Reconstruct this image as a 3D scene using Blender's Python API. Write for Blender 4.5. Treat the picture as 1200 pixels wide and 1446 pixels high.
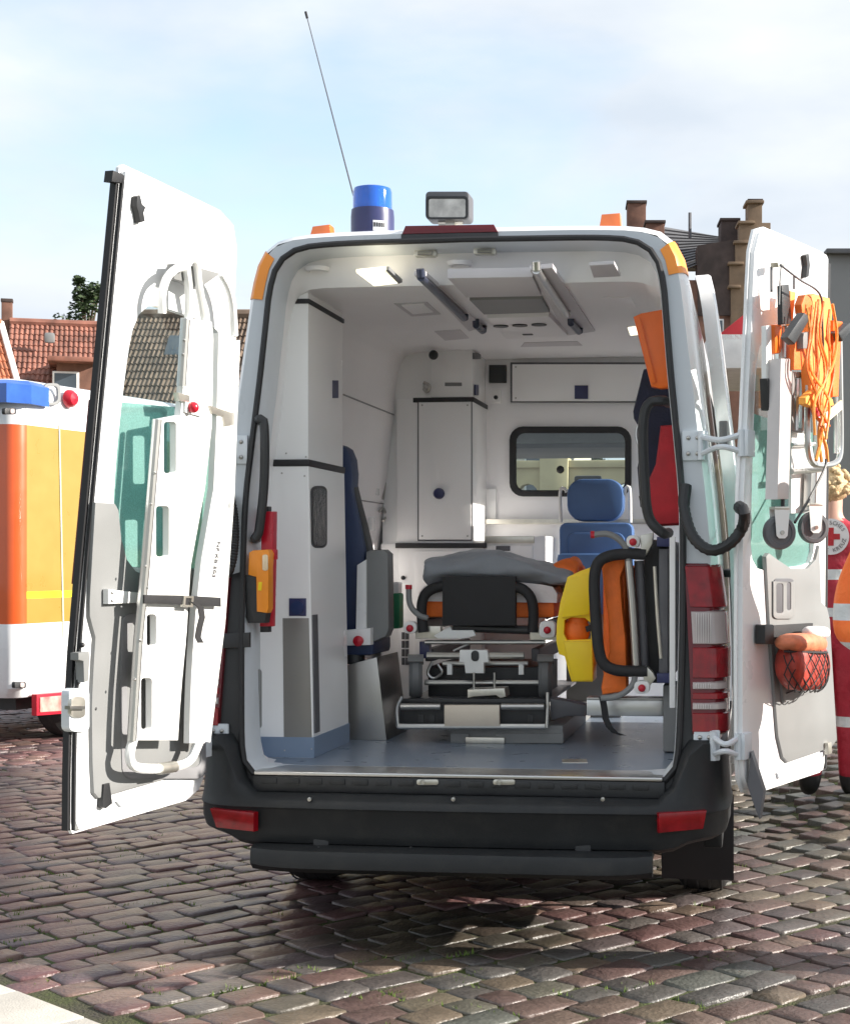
import bpy, bmesh, math, random
import numpy as np
from mathutils import Vector, Matrix
from math import sin, cos, pi, radians

S = bpy.context.scene
COL = S.collection
for o in list(bpy.data.objects):
    bpy.data.objects.remove(o)

# ------------------------------------------------------------------ camera
# van frame: x right, y forwards (away from the viewer), z up, metres; ground z = 0
F, PX0, PY0 = 2214.0, 800.0, 790.0            # focal length and principal point in photo pixels (1200 x 1446)
TH = math.atan(265 / 2214)
CAM = Vector((1.133, -5.916, 1.50))
FW = Vector((-sin(TH), cos(TH), 0)); RT = Vector((cos(TH), sin(TH), 0))
cd = bpy.data.cameras.new("camera")
cam = bpy.data.objects.new("camera", cd); COL.objects.link(cam)
cam.location = CAM
cam.rotation_euler = (pi / 2, 0, TH)
cd.sensor_fit = 'HORIZONTAL'; cd.sensor_width = 36.0
cd.lens = 36.0 * F / 1200.0
cd.shift_x = -(PX0 - 600) / 1200.0
cd.shift_y = (PY0 - 723) / 1200.0
cd.clip_start = 0.05; cd.clip_end = 2000
S.camera = cam
S.render.resolution_x = 849; S.render.resolution_y = 1024

# ------------------------------------------------------------------ sky, sun, exposure
SUN_AZ, SUN_EL = radians(3), radians(23)        # azimuth from +x towards +y
W = bpy.data.worlds.new("World"); S.world = W; W.use_nodes = True
nt = W.node_tree; N = nt.nodes; L = nt.links
bg = N["Background"]; bg.inputs[1].default_value = 0.088
sky = N.new("ShaderNodeTexSky"); sky.sky_type = 'NISHITA'; sky.sun_disc = False
sky.sun_elevation = SUN_EL; sky.sun_rotation = pi / 2 - SUN_AZ
sky.air_density = 1.0; sky.dust_density = 0.6; sky.ozone_density = 1.5
tc = N.new("ShaderNodeTexCoord")
mp = N.new("ShaderNodeMapping"); mp.inputs['Scale'].default_value = (1.0, 1.0, 2.6); mp.inputs['Location'].default_value = (0.35, 0.1, 0.42)
L.new(tc.outputs['Generated'], mp.inputs[0])
nz = N.new("ShaderNodeTexNoise"); nz.inputs['Scale'].default_value = 2.6; nz.inputs['Detail'].default_value = 7; nz.inputs['Roughness'].default_value = 0.52
nz.inputs['Distortion'].default_value = 0.25
L.new(mp.outputs[0], nz.inputs['Vector'])
rp = N.new("ShaderNodeValToRGB"); rp.color_ramp.elements[0].position = 0.25; rp.color_ramp.elements[1].position = 0.48
L.new(nz.outputs[0], rp.inputs[0])
nz2 = N.new("ShaderNodeTexNoise"); nz2.inputs['Scale'].default_value = 5.5; nz2.inputs['Detail'].default_value = 6
L.new(mp.outputs[0], nz2.inputs['Vector'])
rp2 = N.new("ShaderNodeValToRGB")
rp2.color_ramp.elements[0].position = 0.3; rp2.color_ramp.elements[0].color = (3.55, 3.95, 4.45, 1)
rp2.color_ramp.elements[1].position = 0.7; rp2.color_ramp.elements[1].color = (4.75, 4.95, 5.15, 1)
L.new(nz2.outputs[0], rp2.inputs[0])
blu = N.new("ShaderNodeMixRGB"); blu.blend_type = 'MULTIPLY'; blu.inputs[0].default_value = 1.0
blu.inputs[2].default_value = (1.7, 1.55, 1.4, 1)
L.new(sky.outputs[0], blu.inputs[1])
mx = N.new("ShaderNodeMixRGB")
L.new(rp.outputs[0], mx.inputs[0]); L.new(blu.outputs[0], mx.inputs[1]); L.new(rp2.outputs[0], mx.inputs[2])
L.new(mx.outputs[0], bg.inputs[0])

sd = bpy.data.lights.new("sun", 'SUN'); sd.energy = 4.2; sd.angle = radians(0.5); sd.color = (1.0, 0.93, 0.84)
sun = bpy.data.objects.new("sun", sd); COL.objects.link(sun)
SUNDIR = Vector((cos(SUN_AZ) * cos(SUN_EL), sin(SUN_AZ) * cos(SUN_EL), sin(SUN_EL)))
sun.rotation_euler = SUNDIR.to_track_quat('Z', 'Y').to_euler()
sun.location = (20, 5, 20)
vs = S.view_settings
vs.view_transform = 'Standard'; vs.look = 'None'; vs.exposure = 1.27; vs.gamma = 1.0; vs.use_curve_mapping = False
try:
    S.cycles.max_bounces = 12; S.cycles.diffuse_bounces = 8; S.cycles.glossy_bounces = 5; S.cycles.transparent_max_bounces = 16
except Exception:
    pass

# ------------------------------------------------------------------ pixel -> point on a real plane
def ray(px, py):
    return FW + RT * ((px - PX0) / F) + Vector((0, 0, (PY0 - py) / F))

class Pl:
    """a plane of the place (point o, unit normal n towards the viewer); P() puts a photo pixel on it"""
    def __init__(s, o, n):
        s.o = Vector(o); s.n = Vector(n).normalized()
        if s.n.dot(CAM - s.o) < 0: s.n.negate()
    def P(s, px, py=None):
        if py is None: px, py = px
        r = ray(px, py); t = (s.o - CAM).dot(s.n) / r.dot(s.n)
        return CAM + r * t
    def up(s, d): return Pl(s.o + s.n * d, s.n)
def FY(y): return Pl((0, y, 0), (0, -1, 0))
def FX(x): return Pl((x, 0, 0), (1 if x < CAM.x else -1, 0, 0))
def FZ(z): return Pl((0, 0, z), (0, 0, 1 if z < CAM.z else -1))
LEAN = 0.08
def YR(z): return LEAN * (z - 0.62)
def FR(off=0): return Pl((0, off, 0.62), (0, -1, LEAN))
def proj(v):
    d = Vector(v) - CAM; w = d.dot(FW)
    return PX0 + F * d.dot(RT) / w, PY0 - F * d.z / w, w

# ------------------------------------------------------------------ materials
MATS = {}
def M(name, col, rough=0.5, metal=0.0, var=0.08, vs=6.0, bump=0.0, bs=60.0, coat=0.0, spec=0.5, rv=0.08, emit=None, trans=0.0, dirt=0.0, sheen=0.0):
    if name in MATS: return MATS[name]
    m = bpy.data.materials.new(name); m.use_nodes = True
    n = m.node_tree.nodes; l = m.node_tree.links; b = n["Principled BSDF"]
    tcn = n.new("ShaderNodeTexCoord")
    no = n.new("ShaderNodeTexNoise"); no.inputs['Scale'].default_value = vs; no.inputs['Detail'].default_value = 5
    l.new(tcn.outputs['Object'], no.inputs['Vector'])
    cr = n.new("ShaderNodeValToRGB")
    c0 = tuple(max(0, c * (1 - var)) for c in col); c1 = tuple(min(1, c * (1 + var)) for c in col)
    cr.color_ramp.elements[0].position = 0.3; cr.color_ramp.elements[0].color = (*c0, 1)
    cr.color_ramp.elements[1].position = 0.7; cr.color_ramp.elements[1].color = (*c1, 1)
    l.new(no.outputs[0], cr.inputs[0]); out = cr.outputs[0]
    if dirt > 0:
        nd = n.new("ShaderNodeTexNoise"); nd.inputs['Scale'].default_value = vs * 3.1; nd.inputs['Detail'].default_value = 8; nd.inputs['Roughness'].default_value = 0.7
        l.new(tcn.outputs['Object'], nd.inputs['Vector'])
        rd = n.new("ShaderNodeValToRGB"); rd.color_ramp.elements[0].position = 0.5; rd.color_ramp.elements[1].position = 0.75
        l.new(nd.outputs[0], rd.inputs[0])
        ml = n.new("ShaderNodeMath"); ml.operation = 'MULTIPLY'; ml.inputs[1].default_value = dirt; l.new(rd.outputs[0], ml.inputs[0])
        md = n.new("ShaderNodeMixRGB"); md.inputs[2].default_value = (0.18, 0.16, 0.13, 1)
        l.new(ml.outputs[0], md.inputs[0]); l.new(out, md.inputs[1]); out = md.outputs[0]
    l.new(out, b.inputs['Base Color'])
    mr = n.new("ShaderNodeMapRange"); mr.inputs['To Min'].default_value = max(0.02, rough - rv); mr.inputs['To Max'].default_value = min(1, rough + rv)
    l.new(no.outputs[0], mr.inputs['Value']); l.new(mr.outputs[0], b.inputs['Roughness'])
    b.inputs['Metallic'].default_value = metal
    b.inputs['Specular IOR Level'].default_value = spec
    if coat: b.inputs['Coat Weight'].default_value = coat; b.inputs['Coat Roughness'].default_value = 0.06
    if trans: b.inputs['Transmission Weight'].default_value = trans
    if sheen: b.inputs['Sheen Weight'].default_value = sheen
    if emit: b.inputs['Emission Color'].default_value = (*emit[:3], 1); b.inputs['Emission Strength'].default_value = emit[3]
    if bump:
        nb = n.new("ShaderNodeTexNoise"); nb.inputs['Scale'].default_value = bs; nb.inputs['Detail'].default_value = 4
        l.new(tcn.outputs['Object'], nb.inputs['Vector'])
        bp = n.new("ShaderNodeBump"); bp.inputs['Strength'].default_value = bump; bp.inputs['Distance'].default_value = 0.01
        l.new(nb.outputs[0], bp.inputs['Height']); l.new(bp.outputs[0], b.inputs['Normal'])
    MATS[name] = m
    return m

def glass(name, tint=(0.9, 0.95, 0.95), frost=0.0, rough=0.02, film=(0.30, 0.50, 0.46)):
    """thin pane: clear with a reflection, or covered by a translucent film (frost)"""
    if name in MATS: return MATS[name]
    m = bpy.data.materials.new(name); m.use_nodes = True
    n = m.node_tree.nodes; l = m.node_tree.links
    for x in list(n):
        if x.type != 'OUTPUT_MATERIAL': n.remove(x)
    out = [x for x in n if x.type == 'OUTPUT_MATERIAL'][0]
    tr = n.new("ShaderNodeBsdfTransparent"); tr.inputs[0].default_value = (*tint, 1)
    gl = n.new("ShaderNodeBsdfGlossy"); gl.inputs['Roughness'].default_value = rough
    lw = n.new("ShaderNodeLayerWeight"); lw.inputs[0].default_value = 0.5
    pw = n.new("ShaderNodeMath"); pw.operation = 'POWER'; pw.inputs[1].default_value = 4.0; l.new(lw.outputs['Facing'], pw.inputs[0])
    fr = n.new("ShaderNodeMath"); fr.operation = 'MULTIPLY_ADD'; fr.inputs[1].default_value = 0.7; fr.inputs[2].default_value = 0.04; l.new(pw.outputs[0], fr.inputs[0])
    base = tr
    if frost > 0:
        tl = n.new("ShaderNodeBsdfTranslucent"); df = n.new("ShaderNodeBsdfDiffuse")
        no = n.new("ShaderNodeTexNoise"); no.inputs['Scale'].default_value = 220; no.inputs['Detail'].default_value = 2
        t2 = n.new("ShaderNodeTexCoord"); l.new(t2.outputs['Object'], no.inputs['Vector'])
        cr = n.new("ShaderNodeValToRGB"); cr.color_ramp.elements[0].position = 0.35; cr.color_ramp.elements[1].position = 0.7
        cr.color_ramp.elements[0].color = (*[c * 0.85 for c in film], 1); cr.color_ramp.elements[1].color = (*[min(1, c * 1.15) for c in film], 1)
        l.new(no.outputs[0], cr.inputs[0]); l.new(cr.outputs[0], tl.inputs[0]); l.new(cr.outputs[0], df.inputs[0])
        m1 = n.new("ShaderNodeMixShader"); m1.inputs[0].default_value = 0.5
        l.new(tl.outputs[0], m1.inputs[1]); l.new(df.outputs[0], m1.inputs[2])
        m2 = n.new("ShaderNodeMixShader"); m2.inputs[0].default_value = frost
        l.new(tr.outputs[0], m2.inputs[1]); l.new(m1.outputs[0], m2.inputs[2]); base = m2
    m3 = n.new("ShaderNodeMixShader")
    l.new(fr.outputs[0], m3.inputs[0]); l.new(base.outputs[0], m3.inputs[1]); l.new(gl.outputs[0], m3.inputs[2])
    l.new(m3.outputs[0], out.inputs[0])
    MATS[name] = m
    return m

white = M("white_paint", (0.80, 0.81, 0.82), 0.28, var=0.02, coat=0.5, dirt=0.05, vs=3)
silver = M("silver_paint", (0.52, 0.55, 0.58), 0.3, 0.0, var=0.03, coat=0.5, vs=3)
jamb = M("door_frame_paint", (0.62, 0.66, 0.70), 0.35, var=0.03, coat=0.3, dirt=0.05)
inwhite = M("interior_white_plastic", (0.88, 0.87, 0.88), 0.32, var=0.03, vs=2, spec=0.5)
cabwhite = M("locker_laminate", (0.89, 0.89, 0.89), 0.25, var=0.02, vs=2)
rubber = M("black_rubber", (0.016, 0.016, 0.018), 0.55, var=0.2)
blackp = M("black_plastic", (0.022, 0.023, 0.025), 0.42, var=0.2, bump=0.15, bs=300)
bumperm = M("bumper_plastic", (0.016, 0.0175, 0.019), 0.5, var=0.15, vs=4, bump=0.12, bs=400, dirt=0.06, spec=0.35)
greyp = M("grey_trim_plastic", (0.215, 0.22, 0.22), 0.5, var=0.05, vs=5, bump=0.1, bs=300)
dgrey = M("dark_grey_plastic", (0.10, 0.10, 0.11), 0.45, var=0.1)
alu = M("brushed_aluminium", (0.60, 0.60, 0.59), 0.30, 0.9, var=0.03, vs=5, rv=0.03)
steel = M("stainless_steel", (0.46, 0.45, 0.43), 0.30, 0.9, var=0.03, vs=4, rv=0.03)
zinc = M("zinc_plate", (0.6, 0.58, 0.52), 0.35, 0.8, var=0.1, vs=20)
wtube = M("white_enamel", (0.78, 0.79, 0.78), 0.3, var=0.02)
floorm = M("blue_grey_vinyl", (0.19, 0.235, 0.30), 0.3, var=0.08, vs=9, bump=0.05, bs=200, dirt=0.1)
kick = M("blue_kick_vinyl", (0.20, 0.27, 0.38), 0.4, var=0.06)
redl = M("red_lens", (0.24, 0.003, 0.008), 0.16, var=0.25, vs=25, coat=0.15, spec=0.4)
dredl = M("dark_red_lens", (0.12, 0.004, 0.010), 0.18, var=0.1, coat=0.15, spec=0.4)
clearl = M("clear_lens", (0.42, 0.36, 0.35), 0.14, var=0.06, vs=6, coat=0.5)
amber = M("amber_lens", (0.85, 0.20, 0.05), 0.25, var=0.06, coat=0.4)
amber2 = M("orange_reflective_tape", (0.90, 0.30, 0.03), 0.35, var=0.05)
blueb = M("blue_beacon_lens", (0.02, 0.16, 0.75), 0.08, var=0.05, trans=0.35, coat=0.5)
navy = M("navy_plastic", (0.03, 0.035, 0.11), 0.35, var=0.1)
seatb = M("blue_seat_vinyl", (0.06, 0.13, 0.30), 0.42, var=0.08, vs=8, bump=0.1, bs=250)
seatd = M("dark_blue_vinyl", (0.025, 0.045, 0.12), 0.45, var=0.1, bump=0.1, bs=250)
orange = M("orange_fabric", (0.85, 0.17, 0.02), 0.6, var=0.12, vs=12, bump=0.25, bs=90)
orangep = M("orange_plastic", (0.80, 0.15, 0.01), 0.35, var=0.05)
lorange = M("pale_orange_fabric", (0.85, 0.31, 0.06), 0.6, var=0.12, vs=14, bump=0.25, bs=90)
yellow = M("yellow_plastic", (0.85, 0.60, 0.01), 0.35, var=0.05, bump=0.06, bs=60)
redp = M("red_plastic", (0.50, 0.012, 0.03), 0.3, var=0.06)
redf = M("red_fabric", (0.45, 0.02, 0.03), 0.7, var=0.15, vs=15, bump=0.3, bs=80)
navyf = M("navy_fabric", (0.018, 0.022, 0.05), 0.75, var=0.2, vs=15, bump=0.3, bs=80)
blackf = M("black_webbing", (0.018, 0.018, 0.02), 0.7, var=0.2, bump=0.2, bs=400)
blanket = M("grey_blanket", (0.24, 0.26, 0.29), 0.75, var=0.06, vs=9, bump=0.12, bs=160, sheen=0.3)
sheet = M("white_cotton", (0.72, 0.68, 0.68), 0.8, var=0.05, bump=0.3, bs=50)
tyrem = M("tyre_rubber", (0.022, 0.022, 0.023), 0.7, var=0.25, bump=0.3, bs=120, dirt=0.25)
clear = glass("clear_glass")
dark_glass = glass("tinted_glass", (0.25, 0.3, 0.3))
frosted = glass("frosted_film_glass", (0.62, 0.85, 0.82), 0.62, film=(0.36, 0.58, 0.54))

# ------------------------------------------------------------------ mesh builder
def crom(pts, n):
    """Catmull-Rom through 2D/3D points, n points evenly spaced along the length"""
    P = [Vector(p) for p in pts]; P = [P[0] * 2 - P[1]] + P + [P[-1] * 2 - P[-2]]
    out = []
    for i in range(1, len(P) - 2):
        for k in range(12):
            t = k / 12; a, b, c, d = P[i - 1], P[i], P[i + 1], P[i + 2]
            out.append(0.5 * ((2 * b) + (c - a) * t + (2 * a - 5 * b + 4 * c - d) * t * t + (3 * b - a - 3 * c + d) * t ** 3))
    out.append(P[-2])
    ln = [0]
    for i in range(1, len(out)): ln.append(ln[-1] + (out[i] - out[i - 1]).length)
    res = []; j = 0
    for k in range(n):
        s = ln[-1] * k / (n - 1)
        while j < len(ln) - 2 and ln[j + 1] < s: j += 1
        q = (s - ln[j]) / max(1e-9, ln[j + 1] - ln[j])
        res.append(out[j].lerp(out[j + 1], min(1, q)))
    return res

def rrect(x0, y0, x1, y1, r, n=4):
    pts = []
    for cx, cy, a0 in ((x1 - r, y1 - r, 0), (x0 + r, y1 - r, 90), (x0 + r, y0 + r, 180), (x1 - r, y0 + r, 270)):
        for k in range(n + 1):
            a = radians(a0 + 90 * k / n); pts.append((cx + r * cos(a), cy + r * sin(a)))
    return pts

class G:
    def __init__(s): s.bm = bmesh.new()
    def box(s, c, size, bev=0.0, rot=None, seg=2):
        t = bmesh.new(); bmesh.ops.create_cube(t, size=1.0)
        for v in t.verts: v.co = Vector((v.co.x * size[0], v.co.y * size[1], v.co.z * size[2]))
        if bev > 0: bmesh.ops.bevel(t, geom=t.edges[:], offset=min(bev, min(size) * 0.49), segments=seg, affect='EDGES', profile=0.6)
        mtx = Matrix.Translation(Vector(c)) @ (rot.to_4x4() if rot is not None else Matrix.Identity(4))
        for v in t.verts: v.co = mtx @ v.co
        return s.join(t)
    def bx(s, x0, x1, y0, y1, z0, z1, bev=0.0, seg=2):
        return s.box(((x0 + x1) / 2, (y0 + y1) / 2, (z0 + z1) / 2), (abs(x1 - x0), abs(y1 - y0), abs(z1 - z0)), bev, None, seg)
    def join(s, t):
        me = bpy.data.meshes.new("tmp"); t.to_mesh(me); t.free(); s.bm.from_mesh(me); bpy.data.meshes.remove(me); return s
    def plate(s, outer, holes, off, bev=0.0, seg=2):
        """flat plate: outer loop + holes of 3D points, thickened by vector off, edges of the front loops bevelled"""
        t = bmesh.new(); edges = []
        loops = [outer] + list(holes)
        for lp in loops:
            vsx = [t.verts.new(p) for p in lp]
            for i in range(len(vsx)): edges.append(t.edges.new((vsx[i], vsx[(i + 1) % len(vsx)])))
        if holes:
            bmesh.ops.triangle_fill(t, use_beauty=True, use_dissolve=False, edges=edges)
        else:
            t.faces.new(t.verts[:])
        off = Vector(off)
        nv = t.faces[:]
        nn = Vector((0, 0, 0))
        for f in nv: f.normal_update(); nn += f.normal * f.calc_area()
        if nn.dot(off) > 0: bmesh.ops.reverse_faces(t, faces=nv)
        rim = [e for e in t.edges if len(e.link_faces) == 1]
        r = bmesh.ops.extrude_face_region(t, geom=t.faces[:], use_keep_orig=True)
        mv = [g for g in r['geom'] if isinstance(g, bmesh.types.BMVert)]
        bmesh.ops.translate(t, verts=mv, vec=off)
        bmesh.ops.recalc_face_normals(t, faces=t.faces[:])
        if bev > 0:
            es = [e for e in rim if e.is_valid]
            bmesh.ops.bevel(t, geom=es, offset=bev, segments=seg, affect='EDGES', profile=0.6, clamp_overlap=True)
        return s.join(t)
    def ppl(s, pl, outer, holes=(), th=0.02, bev=0.0):
        """plate traced on plane pl from pixel loops, th thick going back from the plane"""
        if hasattr(pl, 'D'):                          # door surface: lay out flat in (u, n, z), then bend with the door
            return s.dplate(pl.D, [pl.uz(p) for p in outer], [[pl.uz(p) for p in h] for h in holes], pl.off, th, bev)
        return s.plate([pl.P(p) for p in outer], [[pl.P(p) for p in h] for h in holes], -pl.n * th, bev)
    def dplate(s, D, outer, holes, n0, th, bev=0.0):
        f = G(); f.plate([Vector((u, n0, z)) for u, z in outer], [[Vector((u, n0, z)) for u, z in h] for h in holes], (0, -th, 0), bev)
        t = f.bm; zz = [v.co.z for v in t.verts]
        for k in range(20):
            z = 0.62 + 0.11 * k
            if min(zz) < z < max(zz): bmesh.ops.bisect_plane(t, geom=t.verts[:] + t.edges[:] + t.faces[:], plane_co=(0, 0, z), plane_no=(0, 0, 1))
        for v in t.verts: v.co = D.W(v.co.x, v.co.y, v.co.z)
        return s.join(t)
    def prect(s, pl, x0, y0, x1, y1, th=0.02, bev=0.0, r=0):
        if r: return s.ppl(pl, rrect(x0, y0, x1, y1, r), (), th, bev)
        return s.ppl(pl, [(x0, y0), (x1, y0), (x1, y1), (x0, y1)], (), th, bev)
    def tube(s, path, r, n=8, closed=False, caps=True):
        P = [Vector(p) for p in path]; t = s.bm; rings = []
        m = len(P); rr = r if isinstance(r, (list, tuple)) else [r] * m
        up = None
        for i in range(m):
            if closed: d = (P[(i + 1) % m] - P[i - 1])
            else: d = P[min(i + 1, m - 1)] - P[max(i - 1, 0)]
            if d.length < 1e-9: d = Vector((0, 0, 1))
            d.normalize()
            if up is None:
                up = Vector((0, 0, 1)) if abs(d.z) < 0.9 else Vector((0, 1, 0))
            a = up - d * up.dot(d)
            if a.length < 1e-4: a = Vector((1, 0, 0)) - d * d.x
            a.normalize(); up = a; b = d.cross(a)
            rings.append([t.verts.new(P[i] + (a * cos(2 * pi * k / n) + b * sin(2 * pi * k / n)) * rr[i]) for k in range(n)])
        for i in range(m if closed else m - 1):
            A, B = rings[i], rings[(i + 1) % m]
            for k in range(n): t.faces.new((A[k], A[(k + 1) % n], B[(k + 1) % n], B[k]))
        if caps and not closed:
            t.faces.new(rings[0][::-1]); t.faces.new(rings[-1])
        return s
    def stube(s, path, r, n=8, m=None):
        return s.tube(crom(path, m or max(6, 5 * len(path))), r, n)
    def loft(s, rings, closed=True, caps=True):
        t = s.bm; R_ = [[t.verts.new(p) for p in r] for r in rings]; k = len(R_[0])
        for A, B in zip(R_, R_[1:]):
            for i in range(k if closed else k - 1):
                t.faces.new((A[i], A[(i + 1) % k], B[(i + 1) % k], B[i]))
        if caps and closed:
            t.faces.new(R_[0][::-1]); t.faces.new(R_[-1])
        return s
    def lathe(s, prof, c, axis='z', n=24, caps=False):
        c = Vector(c); rings = []
        for r, h in prof:
            ring = []
            for k in range(n):
                a = 2 * pi * k / n; u, v = r * cos(a), r * sin(a)
                ring.append(c + {'z': Vector((u, v, h)), 'x': Vector((h, u, v)), 'y': Vector((u, h, v))}[axis])
            rings.append(ring)
        return s.loft(rings, True, caps)
    def sphere(s, c, r, sc=(1, 1, 1), u=12, v=8):
        t = bmesh.new(); bmesh.ops.create_uvsphere(t, u_segments=u, v_segments=v, radius=r)
        for q in t.verts: q.co = Vector((q.co.x * sc[0], q.co.y * sc[1], q.co.z * sc[2])) + Vector(c)
        return s.join(t)
    def quad(s, *p):
        s.bm.faces.new([s.bm.verts.new(q) for q in p]); return s
    def tf(s, mtx):
        for v in s.bm.verts: v.co = mtx @ v.co
        return s
    def obj(s, name, mat=None, parent=None, ang=35, label=None, cat=None, group=None, kind=None, local=False, mats=None):
        bm = s.bm
        bmesh.ops.recalc_face_normals(bm, faces=bm.faces[:])
        me = bpy.data.meshes.new(name); bm.to_mesh(me); bm.free()
        for p in me.polygons: p.use_smooth = True
        try: me.set_sharp_from_angle(angle=radians(ang))
        except Exception: pass
        for q in (mats or [mat]): me.materials.append(q)
        o = bpy.data.objects.new(name, me); COL.objects.link(o)
        par(o, parent, local)
        tag(o, label, cat, group, kind)
        return o

def par(o, parent, local=False):
    if parent is None: return
    o.parent = parent
    if not local and parent.name in WM: o.matrix_parent_inverse = WM[parent.name].inverted()
WM = {}
def tag(o, label=None, cat=None, group=None, kind=None):
    if label: o['label'] = label
    if cat: o['category'] = cat
    if group: o['group'] = group
    if kind: o['kind'] = kind
    return o
def thing(name, label, cat, loc=(0, 0, 0), group=None):
    o = bpy.data.objects.new(name, None); COL.objects.link(o)
    o.empty_display_size = 0.1; o.location = loc
    WM[o.name] = Matrix.Translation(Vector(loc))
    return tag(o, label, cat, group)

# ================================================================== GROUND
rnd = random.Random(7)
def sst(v): v = max(0.0, min(1.0, v)); return v * v * (3 - 2 * v)
def gh(x, y): return 0.15 * sst((y - 1.0) / 3.0) * sst((x - 1.1) / 0.7)
def ground_mat():
    m = bpy.data.materials.new("earth_and_moss"); m.use_nodes = True
    n = m.node_tree.nodes; l = m.node_tree.links; b = n["Principled BSDF"]
    t = n.new("ShaderNodeTexCoord")
    a = n.new("ShaderNodeTexNoise"); a.inputs['Scale'].default_value = 1.6; a.inputs['Detail'].default_value = 8; a.inputs['Roughness'].default_value = 0.65
    l.new(t.outputs['Object'], a.inputs['Vector'])
    r = n.new("ShaderNodeValToRGB"); e = r.color_ramp.elements
    e[0].position = 0.38; e[0].color = (0.050, 0.042, 0.032, 1); e[1].position = 0.60; e[1].color = (0.060, 0.085, 0.014, 1)
    x = e.new(0.5); x.color = (0.055, 0.056, 0.024, 1)
    l.new(a.outputs[0], r.inputs[0]); l.new(r.outputs[0], b.inputs['Base Color']); b.inputs['Roughness'].default_value = 0.9
    f = n.new("ShaderNodeTexNoise"); f.inputs['Scale'].default_value = 90; f.inputs['Detail'].default_value = 5
    l.new(t.outputs['Object'], f.inputs['Vector'])
    bp = n.new("ShaderNodeBump"); bp.inputs['Strength'].default_value = 0.8; bp.inputs['Distance'].default_value = 0.02
    l.new(f.outputs[0], bp.inputs['Height']); l.new(bp.outputs[0], b.inputs['Normal'])
    return m
def cobble_mat():
    m = bpy.data.materials.new("cobble_stone"); m.use_nodes = True
    n = m.node_tree.nodes; l = m.node_tree.links; b = n["Principled BSDF"]
    oi = n.new("ShaderNodeObjectInfo"); ge = n.new("ShaderNodeNewGeometry")
    ad = n.new("ShaderNodeMath"); ad.operation = 'ADD'; l.new(oi.outputs['Random'], ad.inputs[0]); l.new(ge.outputs['Random Per Island'], ad.inputs[1])
    fr = n.new("ShaderNodeMath"); fr.operation = 'FRACT'; l.new(ad.outputs[0], fr.inputs[0])
    r = n.new("ShaderNodeValToRGB"); r.color_ramp.interpolation = 'CONSTANT'; e = r.color_ramp.elements
    cols = [(0.116, 0.075, 0.073), (0.132, 0.091, 0.083), (0.092, 0.081, 0.083), (0.14, 0.104, 0.085), (0.108, 0.069, 0.068), (0.108, 0.104, 0.101), (0.144, 0.115, 0.093), (0.084, 0.071, 0.073), (0.124, 0.081, 0.077), (0.112, 0.099, 0.088)]
    e[0].color = (*cols[0], 1); e[0].position = 0
    e[1].color = (*cols[1], 1); e[1].position = 0.1
    for i, c in enumerate(cols[2:]): q = e.new(0.2 + i * 0.1); q.color = (*c, 1)
    l.new(fr.outputs[0], r.inputs[0])
    pos = ge.outputs['Position']
    a = n.new("ShaderNodeTexNoise"); a.inputs['Scale'].default_value = 16; a.inputs['Detail'].default_value = 8; a.inputs['Roughness'].default_value = 0.7
    l.new(pos, a.inputs['Vector'])
    mx = n.new("ShaderNodeMixRGB"); mx.blend_type = 'OVERLAY'; mx.inputs[0].default_value = 0.55
    l.new(r.outputs[0], mx.inputs[1]); l.new(a.outputs[0], mx.inputs[2])
    # reddish bricks patch towards the left, greyer setts to the right: large-scale stone colour
    big = n.new("ShaderNodeTexNoise"); big.inputs['Scale'].default_value = 0.35; big.inputs['Detail'].default_value = 3; l.new(pos, big.inputs['Vector'])
    br = n.new("ShaderNodeValToRGB"); br.color_ramp.elements[0].position = 0.34; br.color_ramp.elements[1].position = 0.62
    br.color_ramp.elements[0].color = (1.16, 0.90, 0.92, 1); br.color_ramp.elements[1].color = (0.90, 0.96, 0.86, 1)
    sxx = n.new("ShaderNodeSeparateXYZ"); l.new(pos, sxx.inputs[0])
    mxn = n.new("ShaderNodeMath"); mxn.operation = 'MULTIPLY_ADD'; mxn.inputs[1].default_value = 0.11; l.new(sxx.outputs['X'], mxn.inputs[0]); l.new(big.outputs[0], mxn.inputs[2])
    l.new(mxn.outputs[0], br.inputs[0])
    m2 = n.new("ShaderNodeMixRGB"); m2.blend_type = 'MULTIPLY'; m2.inputs[0].default_value = 1; l.new(mx.outputs[0], m2.inputs[1]); l.new(br.outputs[0], m2.inputs[2])
    # pale scuffs and lichen specks, damp patch plus painted van shadow under the tail
    sp = n.new("ShaderNodeTexNoise"); sp.inputs['Scale'].default_value = 48; sp.inputs['Detail'].default_value = 6; l.new(pos, sp.inputs['Vector'])
    sr = n.new("ShaderNodeValToRGB"); sr.color_ramp.elements[0].position = 0.66; sr.color_ramp.elements[1].position = 0.80
    l.new(sp.outputs[0], sr.inputs[0])
    sm = n.new("ShaderNodeMath"); sm.operation = 'MULTIPLY'; sm.inputs[1].default_value = 0.5; l.new(sr.outputs[0], sm.inputs[0])
    m3 = n.new("ShaderNodeMixRGB"); m3.inputs[2].default_value = (0.30, 0.28, 0.24, 1); l.new(sm.outputs[0], m3.inputs[0]); l.new(m2.outputs[0], m3.inputs[1])
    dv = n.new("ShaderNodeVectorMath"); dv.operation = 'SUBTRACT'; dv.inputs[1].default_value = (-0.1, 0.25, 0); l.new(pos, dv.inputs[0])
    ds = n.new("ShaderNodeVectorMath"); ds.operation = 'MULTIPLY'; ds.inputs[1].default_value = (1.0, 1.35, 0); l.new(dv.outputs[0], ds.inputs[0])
    dl = n.new("ShaderNodeVectorMath"); dl.operation = 'LENGTH'; l.new(ds.outputs[0], dl.inputs[0])
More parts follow.
